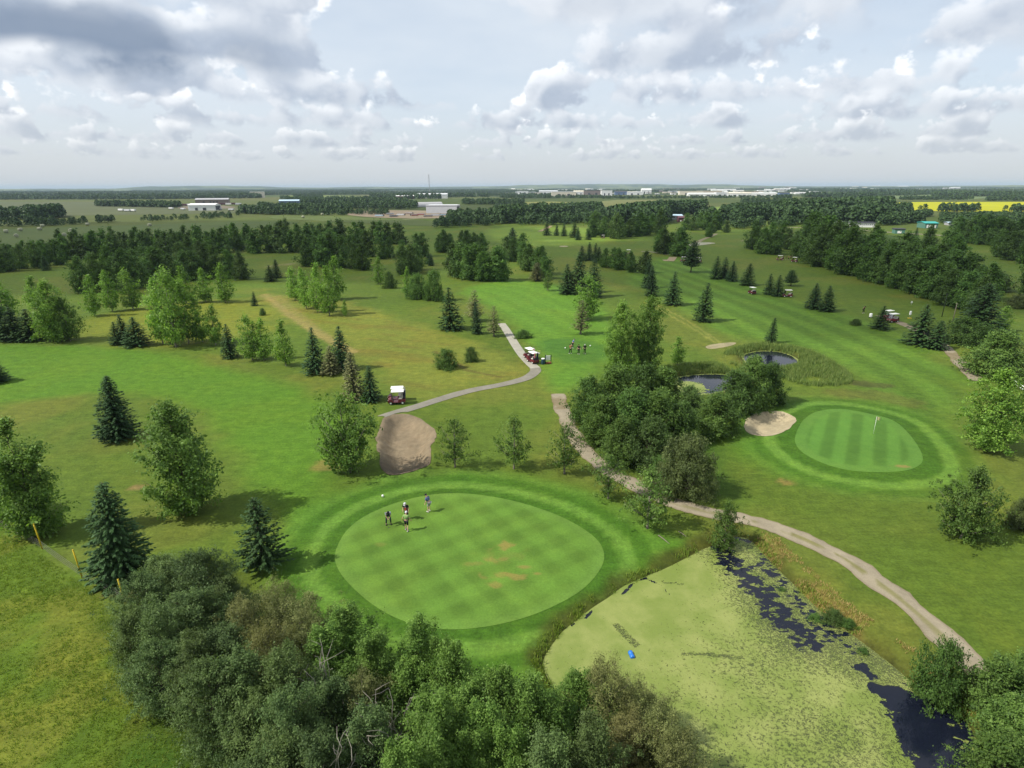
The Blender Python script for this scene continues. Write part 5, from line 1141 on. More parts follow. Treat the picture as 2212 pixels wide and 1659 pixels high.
def person(x, y, rotz, pose, top, bottom, cap, label, long_legs=False, hair=(60, 45, 35), club=None, shoes=(225, 225, 220), group=None, H=1.78, panel=None):
    q = {k: v(p) for k, p in POSES[pose].items()}; s = H / 1.75
    up = (q['nek'] - q['che']).normalized()
    shl = q['che'] + up * .15 + v((-.185, 0, 0)); shr = q['che'] + up * .15 + v((.185, 0, 0)); hl = q['pel'] + v((-.095, 0, -.04)); hr = q['pel'] + v((.095, 0, -.04))
    hd = (q['hed'] - q['nek']).normalized(); fwd = v((0, 1, 0))
    hand = {}
    for sd in 'lr':
        d = (q['w' + sd] - q['e' + sd]).normalized(); hand[sd] = (q['w' + sd] + d * .075, d)
    V = [q['pel'], q['che'], q['nek'], q['hed'] - hd * .02 + fwd * .005, q['hed'] + hd * .10, shl, q['el'], q['wl'], hand['l'][0], shr, q['er'], q['wr'], hand['r'][0], hl, q['kl'], q['al'], q['al'] + v((0, .15, -.045)), hr, q['kr'], q['ar'], q['ar'] + v((0, .15, -.045))]
    E = [(0, 1), (1, 2), (2, 3), (3, 4), (1, 5), (5, 6), (6, 7), (7, 8), (1, 9), (9, 10), (10, 11), (11, 12), (0, 13), (13, 14), (14, 15), (15, 16), (0, 17), (17, 18), (18, 19), (19, 20)]
    Rr = [(.15, .12), (.155, .115), .058, .092, .085, .065, .043, .030, (.040, .022), .065, .043, .030, (.040, .022), .085, .056, .042, .038, .085, .056, .042, .038]
    ex = MB()
    for sd, sg in (('l', -1), ('r', 1)):
        c, d = hand[sd]; a = d.cross(v((0, 1, 0.2))).normalized(); b = d.cross(a).normalized()
        for i, (o, L) in enumerate([(-.028, .070), (-.009, .080), (.010, .076), (.028, .060)]):
            p0 = c + b * o - d * .01; p1 = p0 + d * L * .6; p2 = p1 + (d * .7 + a * sg * .7).normalized() * L * .5; ex.tube([p0, p1, p2], [.0095, .009, .007], 5)
        p0 = c - d * .045 - b * .035; ex.tube([p0, p0 - b * .03 + d * .03, p0 - b * .025 + d * .065], [.011, .010, .008], 5)
    # face: nose, ears, eyes
    f = v((0, 1, 0)) if abs(hd.y) < .5 else (v((0, 1, 0)) - hd * hd.y).normalized(); rt = hd.cross(f) * -1
    hc = q['hed'] + hd * .03
    ex.tube([hc + f * .085 + hd * .015, hc + f * .112 - hd * .018, hc + f * .088 - hd * .028], [.008, .016, .010], 6)
    for sg in (-1, 1): ex.tube([hc + rt * sg * .088 + hd * .02, hc + rt * sg * .100, hc + rt * sg * .088 - hd * .03], [.010, .018, .009], 6)
    body = link('person', skin_mesh('person', V, E, Rr, M['skin'], 1, ex)); body.scale = (s, s, s); body.rotation_euler = (0, 0, rotz); body.location = (x, y, gz1(x, y) + (0.025 if sdf(np.array([x]), np.array([y]), green1)[0] < 0 else 0.0))
    tag(body, label, 'person', group)
    # clothing follows the body
    tV = [q['pel'] + v((0, 0, .02)), q['che'], q['nek'] - up * .045, shl, shl.lerp(q['el'], .75), shr, shr.lerp(q['er'], .75)]
    link('shirt', skin_mesh('shirt', tV, [(0, 1), (1, 2), (1, 3), (3, 4), (1, 5), (5, 6)], [(.172, .140), (.180, .138), .072, .088, .068, .088, .068], cloth(top), 1), body)
    kk = 1.0 if long_legs else .82
    if long_legs: pV = [q['pel'] + v((0, 0, .03)), hl, q['kl'], q['al'] + v((0, 0, .03)), hr, q['kr'], q['ar'] + v((0, 0, .03))]; pE = [(0, 1), (1, 2), (2, 3), (0, 4), (4, 5), (5, 6)]; pR = [(.166, .136), .105, .076, .062, .105, .076, .062]
    else: pV = [q['pel'] + v((0, 0, .03)), hl, hl.lerp(q['kl'], .95), hr, hr.lerp(q['kr'], .95)]; pE = [(0, 1), (1, 2), (0, 3), (3, 4)]; pR = [(.166, .136), .108, .092, .108, .092]
    link('trousers' if long_legs else 'shorts', skin_mesh('trousers' if long_legs else 'shorts', pV, pE, pR, cloth(bottom), 1), body)
    for a in ('al', 'ar'):
        m = MB(); m.box(q[a] + v((0, .06, -.035)), (.10, .29, .095), .03); link('shoe', m.mesh('shoe', cloth(shoes), True), body)
    M3 = Matrix((rt, f, hd)).transposed()
    if cap:
        m = MB(); pr = [(.108, .0), (.112, .03), (.102, .075), (.07, .11), (.02, .125)]; m.lathe(pr, 14); m.V = [tuple(M3 @ v((p[0], p[1] * 1.12, p[2] + .035)) + q['hed'] + hd * .01) for p in m.V]
        b = MB(); b.prism([(-.08, .05), (.08, .05), (.07, .17), (.04, .205), (-.04, .205), (-.07, .17)], .032, .045, 'z'); m.add([tuple(M3 @ v(p) + q['hed'] + hd * .01) for p in b.V], b.F)
        link('cap', m.mesh('cap', cloth(cap), True), body)
    else:
        m = MB(); m.lathe([(.100, -.05), (.112, .0), (.110, .05), (.09, .095), (.04, .12), (.01, .125)], 14); m.V = [tuple(M3 @ v((p[0], p[1] * 1.08 - .022, p[2] + .03)) + q['hed']) for p in m.V]; link('hair', m.mesh('hair', cloth(hair), True), body)
    if panel:
        m = MB(); c = q['che'] - fwd * .145; m.box(c + v((0, -.004, -.08)), (.20, .03, .26), .01); link('shirt_panel', m.mesh('shirt_panel', cloth(panel)), body)
    if club:
        hp = (hand['l'][0] + hand['r'][0]) / 2 if club != 'side' else hand['r'][0]
        tipp = {'putt': v((hp.x + .02, hp.y + .16, .015)), 'up': hp + v((.55, -.35, .55)), 'side': v((hp.x + .06, hp.y + .12, .015))}[club]
        o = empty('golf_club', body.location, rotz); o.scale = (s, s, s)
        m = MB(); d = (tipp - hp).normalized(); m.tube([hp - d * .14, tipp], [.009, .006], 6); link('shaft', m.mesh('shaft', cloth((150, 150, 155)), True), o)
        m = MB(); m.tube([hp - d * .16, hp + d * .10], .014, 6); link('grip', m.mesh('grip', cloth((30, 30, 32)), True), o)
        m = MB(); m.box(tipp + v((.03, 0, .012)), (.11, .035, .035), .008); link('club_head', m.mesh('club_head', cloth((110, 110, 115))), o)
        tag(o, 'golf club held by ' + label.replace('golfer', 'the golfer', 1) if len(label.split()) < 11 else 'golf club in hands of ' + ' '.join(label.split()[:9]), 'golf club')
    return body
def person_px(px, py, *a, **k): gx_, gy_ = P(px, py); return person(gx_, gy_, *a, **k)
R_ = math.radians
person_px(840, 1137, R_(196), 'putt', (196, 202, 214), (38, 56, 70), (30, 34, 48), 'golfer bent over a putt in white shirt and dark trousers', True, club='putt', shoes=(60, 60, 62))
person_px(879, 1150, R_(-8), 'walk', (160, 196, 118), (34, 40, 40), (236, 238, 240), 'golfer in light green shirt, dark shorts and white cap seen from behind')
person_px(879, 1124, R_(172), 'lean', (44, 42, 54), (44, 52, 62), (238, 238, 240), 'golfer in black and red top behind the green-shirted one', True, shoes=(50, 50, 52), panel=None)
person_px(927, 1109, R_(58), 'lean', (104, 120, 162), (196, 200, 190), (26, 28, 34), 'golfer in blue-grey shirt and pale shorts standing alone on the putting green', club='side')
for o in list(COL.objects):
    if o.get('label') == 'golfer in black and red top behind the green-shirted one':
        m = MB(); m.box((0, .205, 1.02), (.17, .03, .30), .012); link('red_panel', m.mesh('red_panel', cloth((206, 92, 74))), o)
        m = MB(); m.box((0, .205, 1.24), (.15, .03, .07), .012); link('shirt_print', m.mesh('shirt_print', cloth((190, 180, 196))), o)
person_px(1237, 752, R_(-80), 'lean', (96, 128, 186), (28, 32, 44), (40, 60, 110), 'golfer in blue shirt on the tee, standing behind the others', True)
person_px(1232, 764, R_(20), 'swing', (150, 104, 48), (24, 30, 26), None, 'golfer in brown top at the left of the tee group', True, club='up')
person_px(1250, 765, R_(150), 'stand', (26, 30, 30), (22, 28, 26), None, 'golfer dressed in black in the middle of the tee group', True)
person_px(1263, 764, R_(170), 'walk', (34, 40, 44), (22, 28, 28), (240, 240, 240), 'golfer in dark clothes and white cap at the right of the tee group', True)
person_px(1864, 679, R_(200), 'swing', (40, 46, 40), (26, 32, 28), None, 'golfer in dark clothes standing left of the spruce that hides two carts', True, club='up')
for i, (x, t) in enumerate([(1692, (60, 52, 30)), (1697.5, (34, 34, 28)), (1703, (150, 140, 80)), (1708, (46, 42, 30))]):
    person_px(x, 561 - (i % 2), R_(60 * i), 'stand', t, (28, 30, 26), None, ['leftmost of four tiny golfers between the two far carts', 'second from left of four tiny golfers between the far carts', 'third of four tiny golfers between far carts, in yellowish top', 'rightmost of four tiny golfers between the two far carts'][i], True)

# ---------------------------------------------------------------- golf carts
M['cart_red'] = simple('cart_red', A(120, 40, 52, 1.6), 0.35, 0.05, 3, spec=0.5)
M['cart_dark'] = simple('cart_dark', (0.025, 0.026, 0.032), 0.5, 0.1)
M['cart_white'] = simple('cart_white', (0.72, 0.72, 0.66), 0.45, 0.05)
M['cart_seat'] = simple('cart_seat', (0.55, 0.52, 0.45), 0.7, 0.05)
M['rubber'] = simple('rubber', (0.02, 0.02, 0.02), 0.85, 0.1)
M['metal'] = simple('metal', (0.30, 0.30, 0.31), 0.4, 0.1, metal=0.6)
def glass_mat():
    m = bpy.data.materials.new('clear_plastic'); m.use_nodes = True; N = NT(m.node_tree); N.n.clear()
    g = N.new('ShaderNodeBsdfGlossy'); g.inputs['Roughness'].default_value = 0.05; t = N.new('ShaderNodeBsdfTransparent'); t.inputs[0].default_value = (.86, .9, .9, 1)
    fr = N.new('ShaderNodeFresnel'); mx = N.new('ShaderNodeMixShader'); N.l.new(fr.outputs[0], mx.inputs[0]); N.l.new(t.outputs[0], mx.inputs[1]); N.l.new(g.outputs[0], mx.inputs[2])
    o = N.new('ShaderNodeOutputMaterial'); N.l.new(mx.outputs[0], o.inputs[0]); return m
M['clear'] = glass_mat()
def cart_parts():
    P_ = []
    def part(name, m, mat, smooth=False): P_.append((name, m.mesh(name, M[mat], smooth), None)); return len(P_) - 1
    m = MB(); m.prism([(-1.15, .30), (-1.18, .62), (-1.10, .74), (-.30, .74), (-.22, .66), (-.20, .36), (.45, .34), (.62, .62), (.78, .80), (1.02, .72), (1.18, .50), (1.18, .30)], -.56, .56, 'x'); part('body', m, 'cart_red')
    m = MB(); m.box((0, 0, .27), (1.02, 2.2, .12), .02); part('chassis', m, 'cart_dark')
    m = MB(); m.box((0, -.50, .82), (1.04, .48, .15), .04); part('seat', m, 'cart_seat')
    m = MB(); m.box((0, -.76, 1.08), (1.02, .12, .40), .04, tilt=Matrix.Rotation(R_(-8), 3, 'X')); part('seat_back', m, 'cart_seat')
    m = MB(); m.box((0, -.16, 1.80), (1.16, 1.72, .09), .035); part('roof', m, 'cart_white')
    for sx in (-1, 1):
        m = MB(); m.tube([(sx * .50, .74, .80), (sx * .50, .52, 1.78)], .022, 6); part('roof_post', m, 'cart_dark', True)
        m = MB(); m.tube([(sx * .50, -.86, .72), (sx * .50, -.90, 1.78)], .022, 6); part('roof_post', m, 'cart_dark', True)
    m = MB(); m.box((0, .64, 1.28), (.96, .015, .92), 0, tilt=Matrix.Rotation(R_(13), 3, 'X')); part('windshield', m, 'clear')
    m = MB(); m.tube([(-.25, .50, .86), (-.25, .30, 1.02)], .018, 6); n = 14
    ring = [Vector((-.25 + .16 * math.cos(2 * math.pi * k / n), .29 + .10 * math.sin(2 * math.pi * k / n), 1.03 + .125 * math.sin(2 * math.pi * k / n))) for k in range(n + 1)]; m.tube(ring, .014, 5); part('steering_wheel', m, 'cart_dark', True)
    m = MB(); m.box((0, -1.02, .90), (.95, .30, .30), .03); part('bag_well', m, 'cart_dark')
    for sx in (-1, 1):
        m = MB(); m.box((sx * .36, 1.165, .56), (.16, .05, .08), .015); part('headlight', m, 'cart_white')
    for sx in (-1, 1):
        for sy in (-.78, .80):
            m = MB(); m.lathe([(.12, -.09), (.20, -.09), (.225, -.06), (.225, .06), (.20, .09), (.12, .09)], 18); m.V = [(p[2], p[0], p[1]) for p in m.V]; m.V = [(p[0] + sx * .50, p[1] + sy, p[2] + .225) for p in m.V]
            i = part('wheel', m, 'rubber', False)
            h = MB(); h.lathe([(.03, -.095), (.12, -.092), (.12, .092), (.03, .095)], 14); h.V = [(p[2] + sx * .50, p[0] + sy, p[1] + .225) for p in h.V]; P_.append(('hub', h.mesh('hub', M['cart_white'], False), i))
    return P_
CARTP = cart_parts()
def bag_mesh():
    m = MB(); m.lathe([(.11, 0), (.13, .05), (.13, .75), (.15, .85), (.12, .88)], 12); return m.mesh('bag_body', M['cart_dark'], True), None
def cart(px, py, rotz, label, driver=False, bags=True, small=False):
    gx_, gy_ = P(px, py); o = empty('golf_cart', (gx_, gy_, gz1(gx_, gy_) + 0.05), rotz); objs = []
    for (n, me, par) in CARTP: objs.append(link(n, me, o if par is None else objs[par]))
    return tag(o, label, 'golf cart', 'golf carts')
def bag(cartobj, sx, colr, label):
    o = empty('golf_bag', cartobj.matrix_basis @ Vector((sx * .24, -1.08, 1.05)), cartobj.rotation_euler.z)
    m = MB(); m.lathe([(.10, 0), (.125, .04), (.12, .40), (.13, .72), (.145, .80), (.11, .82)], 12); link('bag_body', m.mesh('bag_body', cloth(colr), True), o)
    for k in range(5): m = MB(); m.tube([(.05 * math.cos(k * 1.26), .05 * math.sin(k * 1.26), .75), (.09 * math.cos(k * 1.26), .09 * math.sin(k * 1.26), 1.05 + .03 * k)], .008, 5); m.box((.10 * math.cos(k * 1.26), .10 * math.sin(k * 1.26), 1.07 + .03 * k), (.05, .07, .05), .01); link('club', m.mesh('club', M['metal']), o)
    return tag(o, label, 'golf bag')
c1 = cart(858, 872, R_(97), 'dark red golf cart parked on the path edge above the big bunker, nearer one')
c2 = cart(857, 864.5, R_(97), 'golf cart parked directly behind the nearer one above the big bunker')
c3 = cart(1151, 784, R_(28), 'maroon golf cart with clubs at the end of the concrete path, front one')
c4_ = cart(1143.5, 775.5, R_(28), 'maroon golf cart behind the front one on the concrete path')
for c, sx, cl, l in [(c1, -1, (40, 46, 70), 'dark golf bag on the nearer cart above the bunker, left'), (c1, 1, (150, 150, 155), 'grey golf bag on the nearer cart above the bunker, right'), (c3, -1, (200, 120, 130), 'pinkish golf bag on the front path cart'), (c3, 1, (40, 40, 78), 'navy golf bag on the front path cart'), (c4_, 1, (180, 60, 70), 'red golf bag on the rear path cart')]: bag(c, sx, cl, l)
cart(1624, 636, R_(10), 'golf cart alone on the right fairway left of the spruce pair')
cart(1700, 643, R_(80), 'dark red golf cart just right of the spruce pair')
cart(1917, 691, R_(110), 'golf cart behind the spruce on the right, rear one')
cart(1927, 698, R_(105), 'red golf cart behind the spruce on the right, front one')
cart(1684, 562, R_(80), 'left of two far carts beside four golfers')
cart(1716, 566, R_(40), 'right of two far carts beside four golfers')
cart(1357, 548, R_(80), 'dark far cart on the path behind the dark spruce clump')
cart(1476, 565, R_(95), 'far cart left of the dark pine on the right fairway')
cart(1508, 567, R_(95), 'far cart right of the dark pine on the right fairway')
cart(1302, 515, R_(80), 'left far cart under the trees left of the clubhouse')
cart(1321, 515, R_(85), 'right far cart under the trees left of the clubhouse')

# ---------------------------------------------------------------- small things on the course
M['yellow'] = simple('yellow_paint', A(225, 196, 40, 1.5), 0.5, 0.08)
M['white'] = simple('white_paint', (0.78, 0.78, 0.74), 0.5, 0.05)
M['blue_plastic'] = simple('blue_plastic', A(40, 130, 230, 1.6), 0.4, 0.05, spec=0.5)
M['bin_blue'] = simple('bin_blue', A(62, 96, 122, 1.6), 0.5, 0.1)
M['wood_dark'] = simple('dark_wood', A(44, 56, 40, 1.6), 0.8, 0.2)
M['wood_grey'] = simple('grey_wood', A(150, 140, 125, 1.8), 0.85, 0.2)
M['wire'] = simple('fence_wire', (0.16, 0.15, 0.14), 0.6, 0.1)
posts = []
for (x, y, t, l) in [(92, 1186, 1132, 'left yellow post at the edge of the bottom left field'), (178, 1248, 1188, 'middle yellow post beside the big dark spruce'), (268, 1300, 1252, 'yellow post half hidden in the upper left thicket'), (-30, 1120, 1068, 'yellow post beyond the left edge')]:
    gx_, gy_ = P(x, y); h = height_for(x, y, t); o = empty('yellow_post', (gx_, gy_, gz1(gx_, gy_))); lean = .06 * h * (1 if x != 268 else .3)
    m = MB(); m.tube([(0, 0, -.1), (-lean * .5, 0, h * .5), (-lean, 0, h)], [.055, .052, .05], 8); link('pole', m.mesh('pole', M['yellow'], True), o); m = MB(); m.lathe([(.054, 0), (.056, .03), (.02, .05)], 8, (-lean, 0, h)); link('cap', m.mesh('cap', M['yellow']), o)
    tag(o, l, 'post', 'yellow fence posts'); posts.append((gx_, gy_, h))
o = empty('wire_fence', (posts[0][0], posts[0][1], 0))
seq = [posts[3], posts[0], posts[1], posts[2]]
for a, b in zip(seq[:-1], seq[1:]):
    A_ = Vector((a[0] - posts[0][0], a[1] - posts[0][1], 0)); B_ = Vector((b[0] - posts[0][0], b[1] - posts[0][1], 0))
    for hgt in (.15, .35, .55, .75): m = MB(); m.tube([A_ + v((0, 0, hgt)), (A_ + B_) / 2 + v((0, 0, hgt - .04)), B_ + v((0, 0, hgt))], .008, 4); link('wire', m.mesh('wire', M['wire']), o)
    for k in range(1, 14): p = A_.lerp(B_, k / 14); m = MB(); m.tube([p + v((0, 0, .12)), p + v((0, 0, .76))], .005, 4); link('stay', m.mesh('stay', M['wire']), o)
tag(o, 'low grey wire fence between the yellow posts', 'fence')
# floating blue drum
gx_, gy_ = P(1364, 1416, WATER_Z); o = empty('blue_drum', (gx_, gy_, WATER_Z + .05), R_(8)); m = MB(); m.lathe([(.10, -.28), (.15, -.25), (.16, -.10), (.145, -.08), (.145, .06), (.16, .08), (.15, .25), (.06, .29)], 16); m.V = [(p[0], p[2], p[1]) for p in m.V]; link('drum', m.mesh('drum', M['blue_plastic'], True), o)
m = MB(); m.lathe([(.05, 0), (.05, .05), (.03, .06)], 10); m.V = [(p[0], p[2] + .28, p[1]) for p in m.V]; link('bung', m.mesh('bung', M['blue_plastic']), o); tag(o, 'small blue plastic drum floating in the duckweed', 'drum')
# flagstick
gx_, gy_ = P(1886, 940); o = empty('flagstick', (gx_, gy_, gz1(gx_, gy_) + .02)); m = MB(); m.tube([(0, 0, -.1), (0, 0, 2.2)], [.02, .013], 8); link('pole', m.mesh('pole', M['white'], True), o)
m = MB(); nx2 = 7
Vv = []; Ff = []
for k in range(nx2):
    for zz in (1.78, 2.18): Vv.append((.02 + k * .075, .03 * math.sin(k * 1.2), zz - .02 * k)); Vv.append((.02 + k * .075, .03 * math.sin(k * 1.2) + .008, zz - .02 * k))
for k in range(nx2 - 1): b = k * 4; Ff += [(b, b + 4, b + 6, b + 2), (b + 1, b + 3, b + 7, b + 5), (b + 2, b + 6, b + 7, b + 3), (b, b + 1, b + 5, b + 4)]
link('flag', mk_mesh('flag', Vv, Ff, False, [cloth((230, 224, 160))]), o); tag(o, 'pale flag on a stick in the striped green', 'flagstick')
# tee furniture
gx_, gy_ = P(1173, 787); o = empty('litter_bin', (gx_, gy_, gz1(gx_, gy_)), 0); m = MB(); m.lathe([(.27, 0), (.30, .03), (.30, .88), (.31, .92)], 16); link('bin_body', m.mesh('bin_body', M['bin_blue'], True), o); m = MB(); m.lathe([(.32, .92), (.32, .98), (.20, 1.04), (.05, 1.06)], 16); link('lid', m.mesh('lid', M['white'], True), o); tag(o, 'blue drum bin with white lid beside the path carts', 'bin')
gx_, gy_ = P(1184, 785); o = empty('tee_sign', (gx_, gy_, gz1(gx_, gy_)), R_(10))
for sx in (-.48, .48): m = MB(); m.box((sx, 0, .75), (.12, .12, 1.5), .01); link('post', m.mesh('post', M['wood_dark']), o)
m = MB(); m.box((-.02, 0, .95), (.78, .05, .80), .01); link('panel', m.mesh('panel', M['white']), o); m = MB(); m.box((0, -.3, .15), (.9, .35, .3), .02); link('planter', m.mesh('planter', simple('terracotta', A(170, 100, 70, 1.8))), o); tag(o, 'pale tee sign between two dark wooden posts', 'sign')
for (x, y, w, h, z0, l) in [(1164, 771, .42, .30, .75, 'small yellow and white notice on a stake above the path carts')]:
    gx_, gy_ = P(x, y); o = empty('notice', (gx_, gy_, gz1(gx_, gy_))); m = MB(); m.tube([(0, 0, 0), (0, 0, 1.1)], .02, 6); link('stake', m.mesh('stake', M['wood_grey']), o); m = MB(); m.box((0, -.03, 1.0), (.48, .03, .32), .01); link('upper_board', m.mesh('upper_board', simple('lime_paint', A(214, 236, 120, 1.5))), o); m = MB(); m.box((-.02, -.03, .66), (.40, .03, .24), .01); link('lower_board', m.mesh('lower_board', M['white']), o); tag(o, l, 'sign')
for (x, y, l) in [(1221, 753, 'white tee marker left of the tee group'), (1275, 748, 'white tee marker right of the tee group'), (827, 1074, 'small white marker on the fringe above the golfers'), (1009, 782, 'white marker beside the smaller bush')]:
    gx_, gy_ = P(x, y); m = MB(); m.lathe([(.03, 0), (.09, .02), (.12, .12), (.09, .21), (.02, .24)], 10); o = m.build('tee_marker', M['white'], smooth=True, loc=(gx_, gy_, gz1(gx_, gy_) + .02)); tag(o, l, 'tee marker')
# right tee: ball washer and markers, poles
gx_, gy_ = P(1964, 690); o = empty('ball_washer', (gx_, gy_, gz1(gx_, gy_))); m = MB(); m.tube([(0, 0, 0), (0, 0, .9)], .04, 8); link('post', m.mesh('post', M['metal']), o); m = MB(); m.box((0, 0, 1.2), (.36, .3, .85), .05); link('box', m.mesh('box', M['white']), o); m = MB(); m.box((0, 0, .06), (.7, .5, .12), .02); link('base', m.mesh('base', M['yellow']), o); tag(o, 'white ball washer with yellow base right of the red carts', 'ball washer')
gx_, gy_ = P(1968, 661); o = empty('yardage_sign', (gx_, gy_, gz1(gx_, gy_))); m = MB(); m.tube([(0, 0, 0), (0, 0, .5)], .03, 6); link('stake', m.mesh('stake', M['metal']), o); m = MB(); m.box((0, 0, .75), (.4, .06, .5), .02); link('board', m.mesh('board', M['white']), o); tag(o, 'small white sign on the dark green tee behind the red carts', 'sign')
gx_, gy_ = P(1880, 688); o = empty('cooler', (gx_, gy_, gz1(gx_, gy_))); m = MB(); m.lathe([(.3, .1), (.32, .2), (.32, .8), (.26, .9), (.1, .95)], 14); link('tank', m.mesh('tank', M['white'], True), o); m = MB(); m.box((0, 0, .07), (.6, .5, .14), .02); link('stand', m.mesh('stand', M['wood_dark']), o); tag(o, 'white water cooler left of the spruce that hides the carts', 'cooler')
for (x, y, t, mt, l) in [(2034, 686, 636, 'wood_dark', 'dark thin pole in front of the right tree belt'), (2056, 702, 656, 'wood_grey', 'pale thin pole left of the biggest pale spruce')]:
    gx_, gy_ = P(x, y); h = height_for(x, y, t); o = empty('pole', (gx_, gy_, gz1(gx_, gy_))); m = MB(); m.tube([(0, 0, -.2), (.04, 0, h)], [.09, .06], 8); link('shaft', m.mesh('shaft', M[mt], True), o); m = MB(); m.box((.04, 0, h - .2), (.5, .08, .08), .01); link('crossarm', m.mesh('crossarm', M[mt]), o); tag(o, l, 'pole')
# white rail fence at the right edge
pa = Vector((*P(2146, 806), 0)); pb = Vector((*P(2290, 902), 0)); o = empty('rail_fence', pa); d = pb - pa
for hgt in (.45, .85): m = MB(); m.tube([v((0, 0, hgt)), d + v((0, 0, hgt))], .055, 8); link('rail', m.mesh('rail', M['white'], True), o)
for k in range(6): p = d * (k / 5); m = MB(); m.tube([p + v((0, 0, -.1)), p + v((0, 0, .95))], .06, 8); link('post', m.mesh('post', M['wood_grey'], True), o)
tag(o, 'white two-rail fence at the right edge below the rounded bush', 'fence')
# sticks lying on the grass near the fifth tree
for (x0, y0, x1, y1, l) in [(1422, 1157, 1446, 1176, 'longer pale stick lying on the grass below the fifth small tree'), (1466, 1149, 1482, 1160, 'shorter pale stick lying right of the longer one')]:
    a = Vector((*P(x0, y0), .05)); b = Vector((*P(x1, y1), .05)); o = empty('stick', a); m = MB(); m.tube([v((0, 0, 0)), (b - a) * .5 + v((0.03, 0, 0)), b - a], [.045, .04, .025], 6); link('branch', m.mesh('branch', M['wood_grey'], True), o); tag(o, l, 'stick')
# ---------------------------------------------------------------- buildings and yards
BM = {k: simple('wall_' + k, c, 0.7, 0.06, 0.3) for k, c in dict(white=(0.72, 0.72, 0.70), grey=(0.36, 0.36, 0.37), tan=(0.52, 0.44, 0.33), brown=(0.22, 0.17, 0.15), red=(0.24, 0.06, 0.05), blue=(0.10, 0.15, 0.26), dark=(0.05, 0.05, 0.06), teal=(0.04, 0.32, 0.29), ltblue=(0.40, 0.52, 0.60), cream=(0.66, 0.60, 0.48), green=(0.08, 0.18, 0.14), maroon=(0.12, 0.045, 0.06), silver=(0.55, 0.56, 0.58)).items()}
def gable(w, d, h, rise, over=0.4):
    m = MB(); m.prism([(-d / 2 - over, h), (0, h + rise), (d / 2 + over, h), (d / 2 + over, h + .25), (0, h + rise + .28), (-d / 2 - over, h + .25)], -w / 2 - over, w / 2 + over, 'x'); return m
def building(px0, px1, py, pt, depth, wall, roof, label, rot=0.0, rise=0.18, doors=(), windows=0, name='warehouse', cat='building', group=None, door_col='dark', flat=False, end_col=None, sub=True):
    x = (px0 + px1) / 2; gx_, gy_ = P(x, py); w = width_for(x, py, px1 - px0) / max(.6, math.cos(rot)); H = height_for(x, py, pt)
    gy_ += depth / 2; o = empty(name, (gx_, gy_, 0.3), rot - math.atan2(gx_, gy_) * 0.5)
    h = H * (0.96 if flat else 0.78); ri = H - h
    m = MB(); m.prism([(-depth / 2, -.5), (depth / 2, -.5), (depth / 2, h), (0, h + (0 if flat else ri)), (-depth / 2, h)], -w / 2, w / 2, 'x'); wo_ = link('wall', m.mesh('wall', BM[wall]), o)
    if flat: m = MB(); m.box((0, 0, h + .25), (w + .6, depth + .6, .5))
    else: m = gable(w, depth, h, ri)
    link('roof', m.mesh('roof', BM[roof]), o)
    for (t, dw, dh) in doors:
        m = MB(); m.box((w * t, -depth / 2 - .06, h * dh / 2), (max(w * dw, 1.0), .16, h * dh)); link('door', m.mesh('door', BM[door_col]), o)
    for k in range(windows):
        m = MB(); m.box((-w / 2 + w * (k + .5) / windows, -depth / 2 - .05, h * .62), (w / windows * .5, .14, h * .3)); link('window', m.mesh('window', BM['dark']), o)
    if end_col: m = MB(); m.box((w / 2 + .05, 0, h * .45), (.14, depth * .8, h * .8)); link('end_door', m.mesh('end_door', BM[end_col]), o)  # coloured panel over most of the right end wall
    return tag(o, label, cat, group)
# left yards
building(421, 486, 441, 429, 26, 'brown', 'grey', 'brown warehouse with dark doors behind the left trailer yard', 0.1, doors=[(-.25, .06, .6), (-.05, .05, .6), (.05, .05, .6), (.15, .05, .6)])
building(407, 462, 455, 440.5, 22, 'white', 'white', 'white metal shed with dark end in the left yard', -.12, doors=[(.1, .12, .5), (-.2, .1, .5)], end_col='dark')
building(540, 567, 427, 414, 24, 'cream', 'white', 'pale two-storey shed right of the left trailer yard', 0.0, doors=[(-.25, .18, .5), (.1, .2, .4)], flat=True)
building(602, 643, 444, 432, 18, 'blue', 'ltblue', 'blue shed with light blue roof in the left trees', .05, doors=[(-.2, .2, .5), (.2, .15, .5)])
building(922, 988, 461, 444, 28, 'silver', 'silver', 'long grey metal shed beside the gravel yard', -.10, doors=[(.3, .08, .55)], end_col='dark', flat=True)
building(852, 892, 430, 422, 26, 'red', 'white', 'red barn with white roof behind the rounded hut', .1, doors=[(-.3, .08, .6), (.35, .1, .6)])
building(900, 965, 429, 418, 40, 'white', 'silver', 'long white warehouse behind the gravel yard', 0, doors=[(-.3, .1, .6), (-.1, .1, .6), (.25, .1, .6)])
# rounded hut
gx_, gy_ = P(868, 448); w = width_for(868, 448, 24); H = height_for(868, 448, 437.5); o = empty('rounded_hut', (gx_, gy_, .2), R_(-62)); L = 62
m = MB(); n = 14; arc = [(w * .5 * math.cos(math.pi * k / n), H * math.sin(math.pi * k / n)) for k in range(n + 1)]; m.prism(arc, 0, L, 'y'); link('vault', m.mesh('vault', BM['grey'], False), o)
m = MB(); m.prism([(a * .98, b * .98) for a, b in arc], -.2, -.02, 'y'); link('end_wall', m.mesh('end_wall', BM['white']), o); m = MB(); m.box((w * .1, -.3, H * .22), (w * .16, .2, H * .44)); link('door', m.mesh('door', BM['dark']), o); tag(o, 'grey half-round hut with white end wall by the gravel yard', 'building')
building(996, 1018, 414, 410.5, 40, 'white', 'white', 'low white shed left of the town strip', 0, flat=True, sub=False)
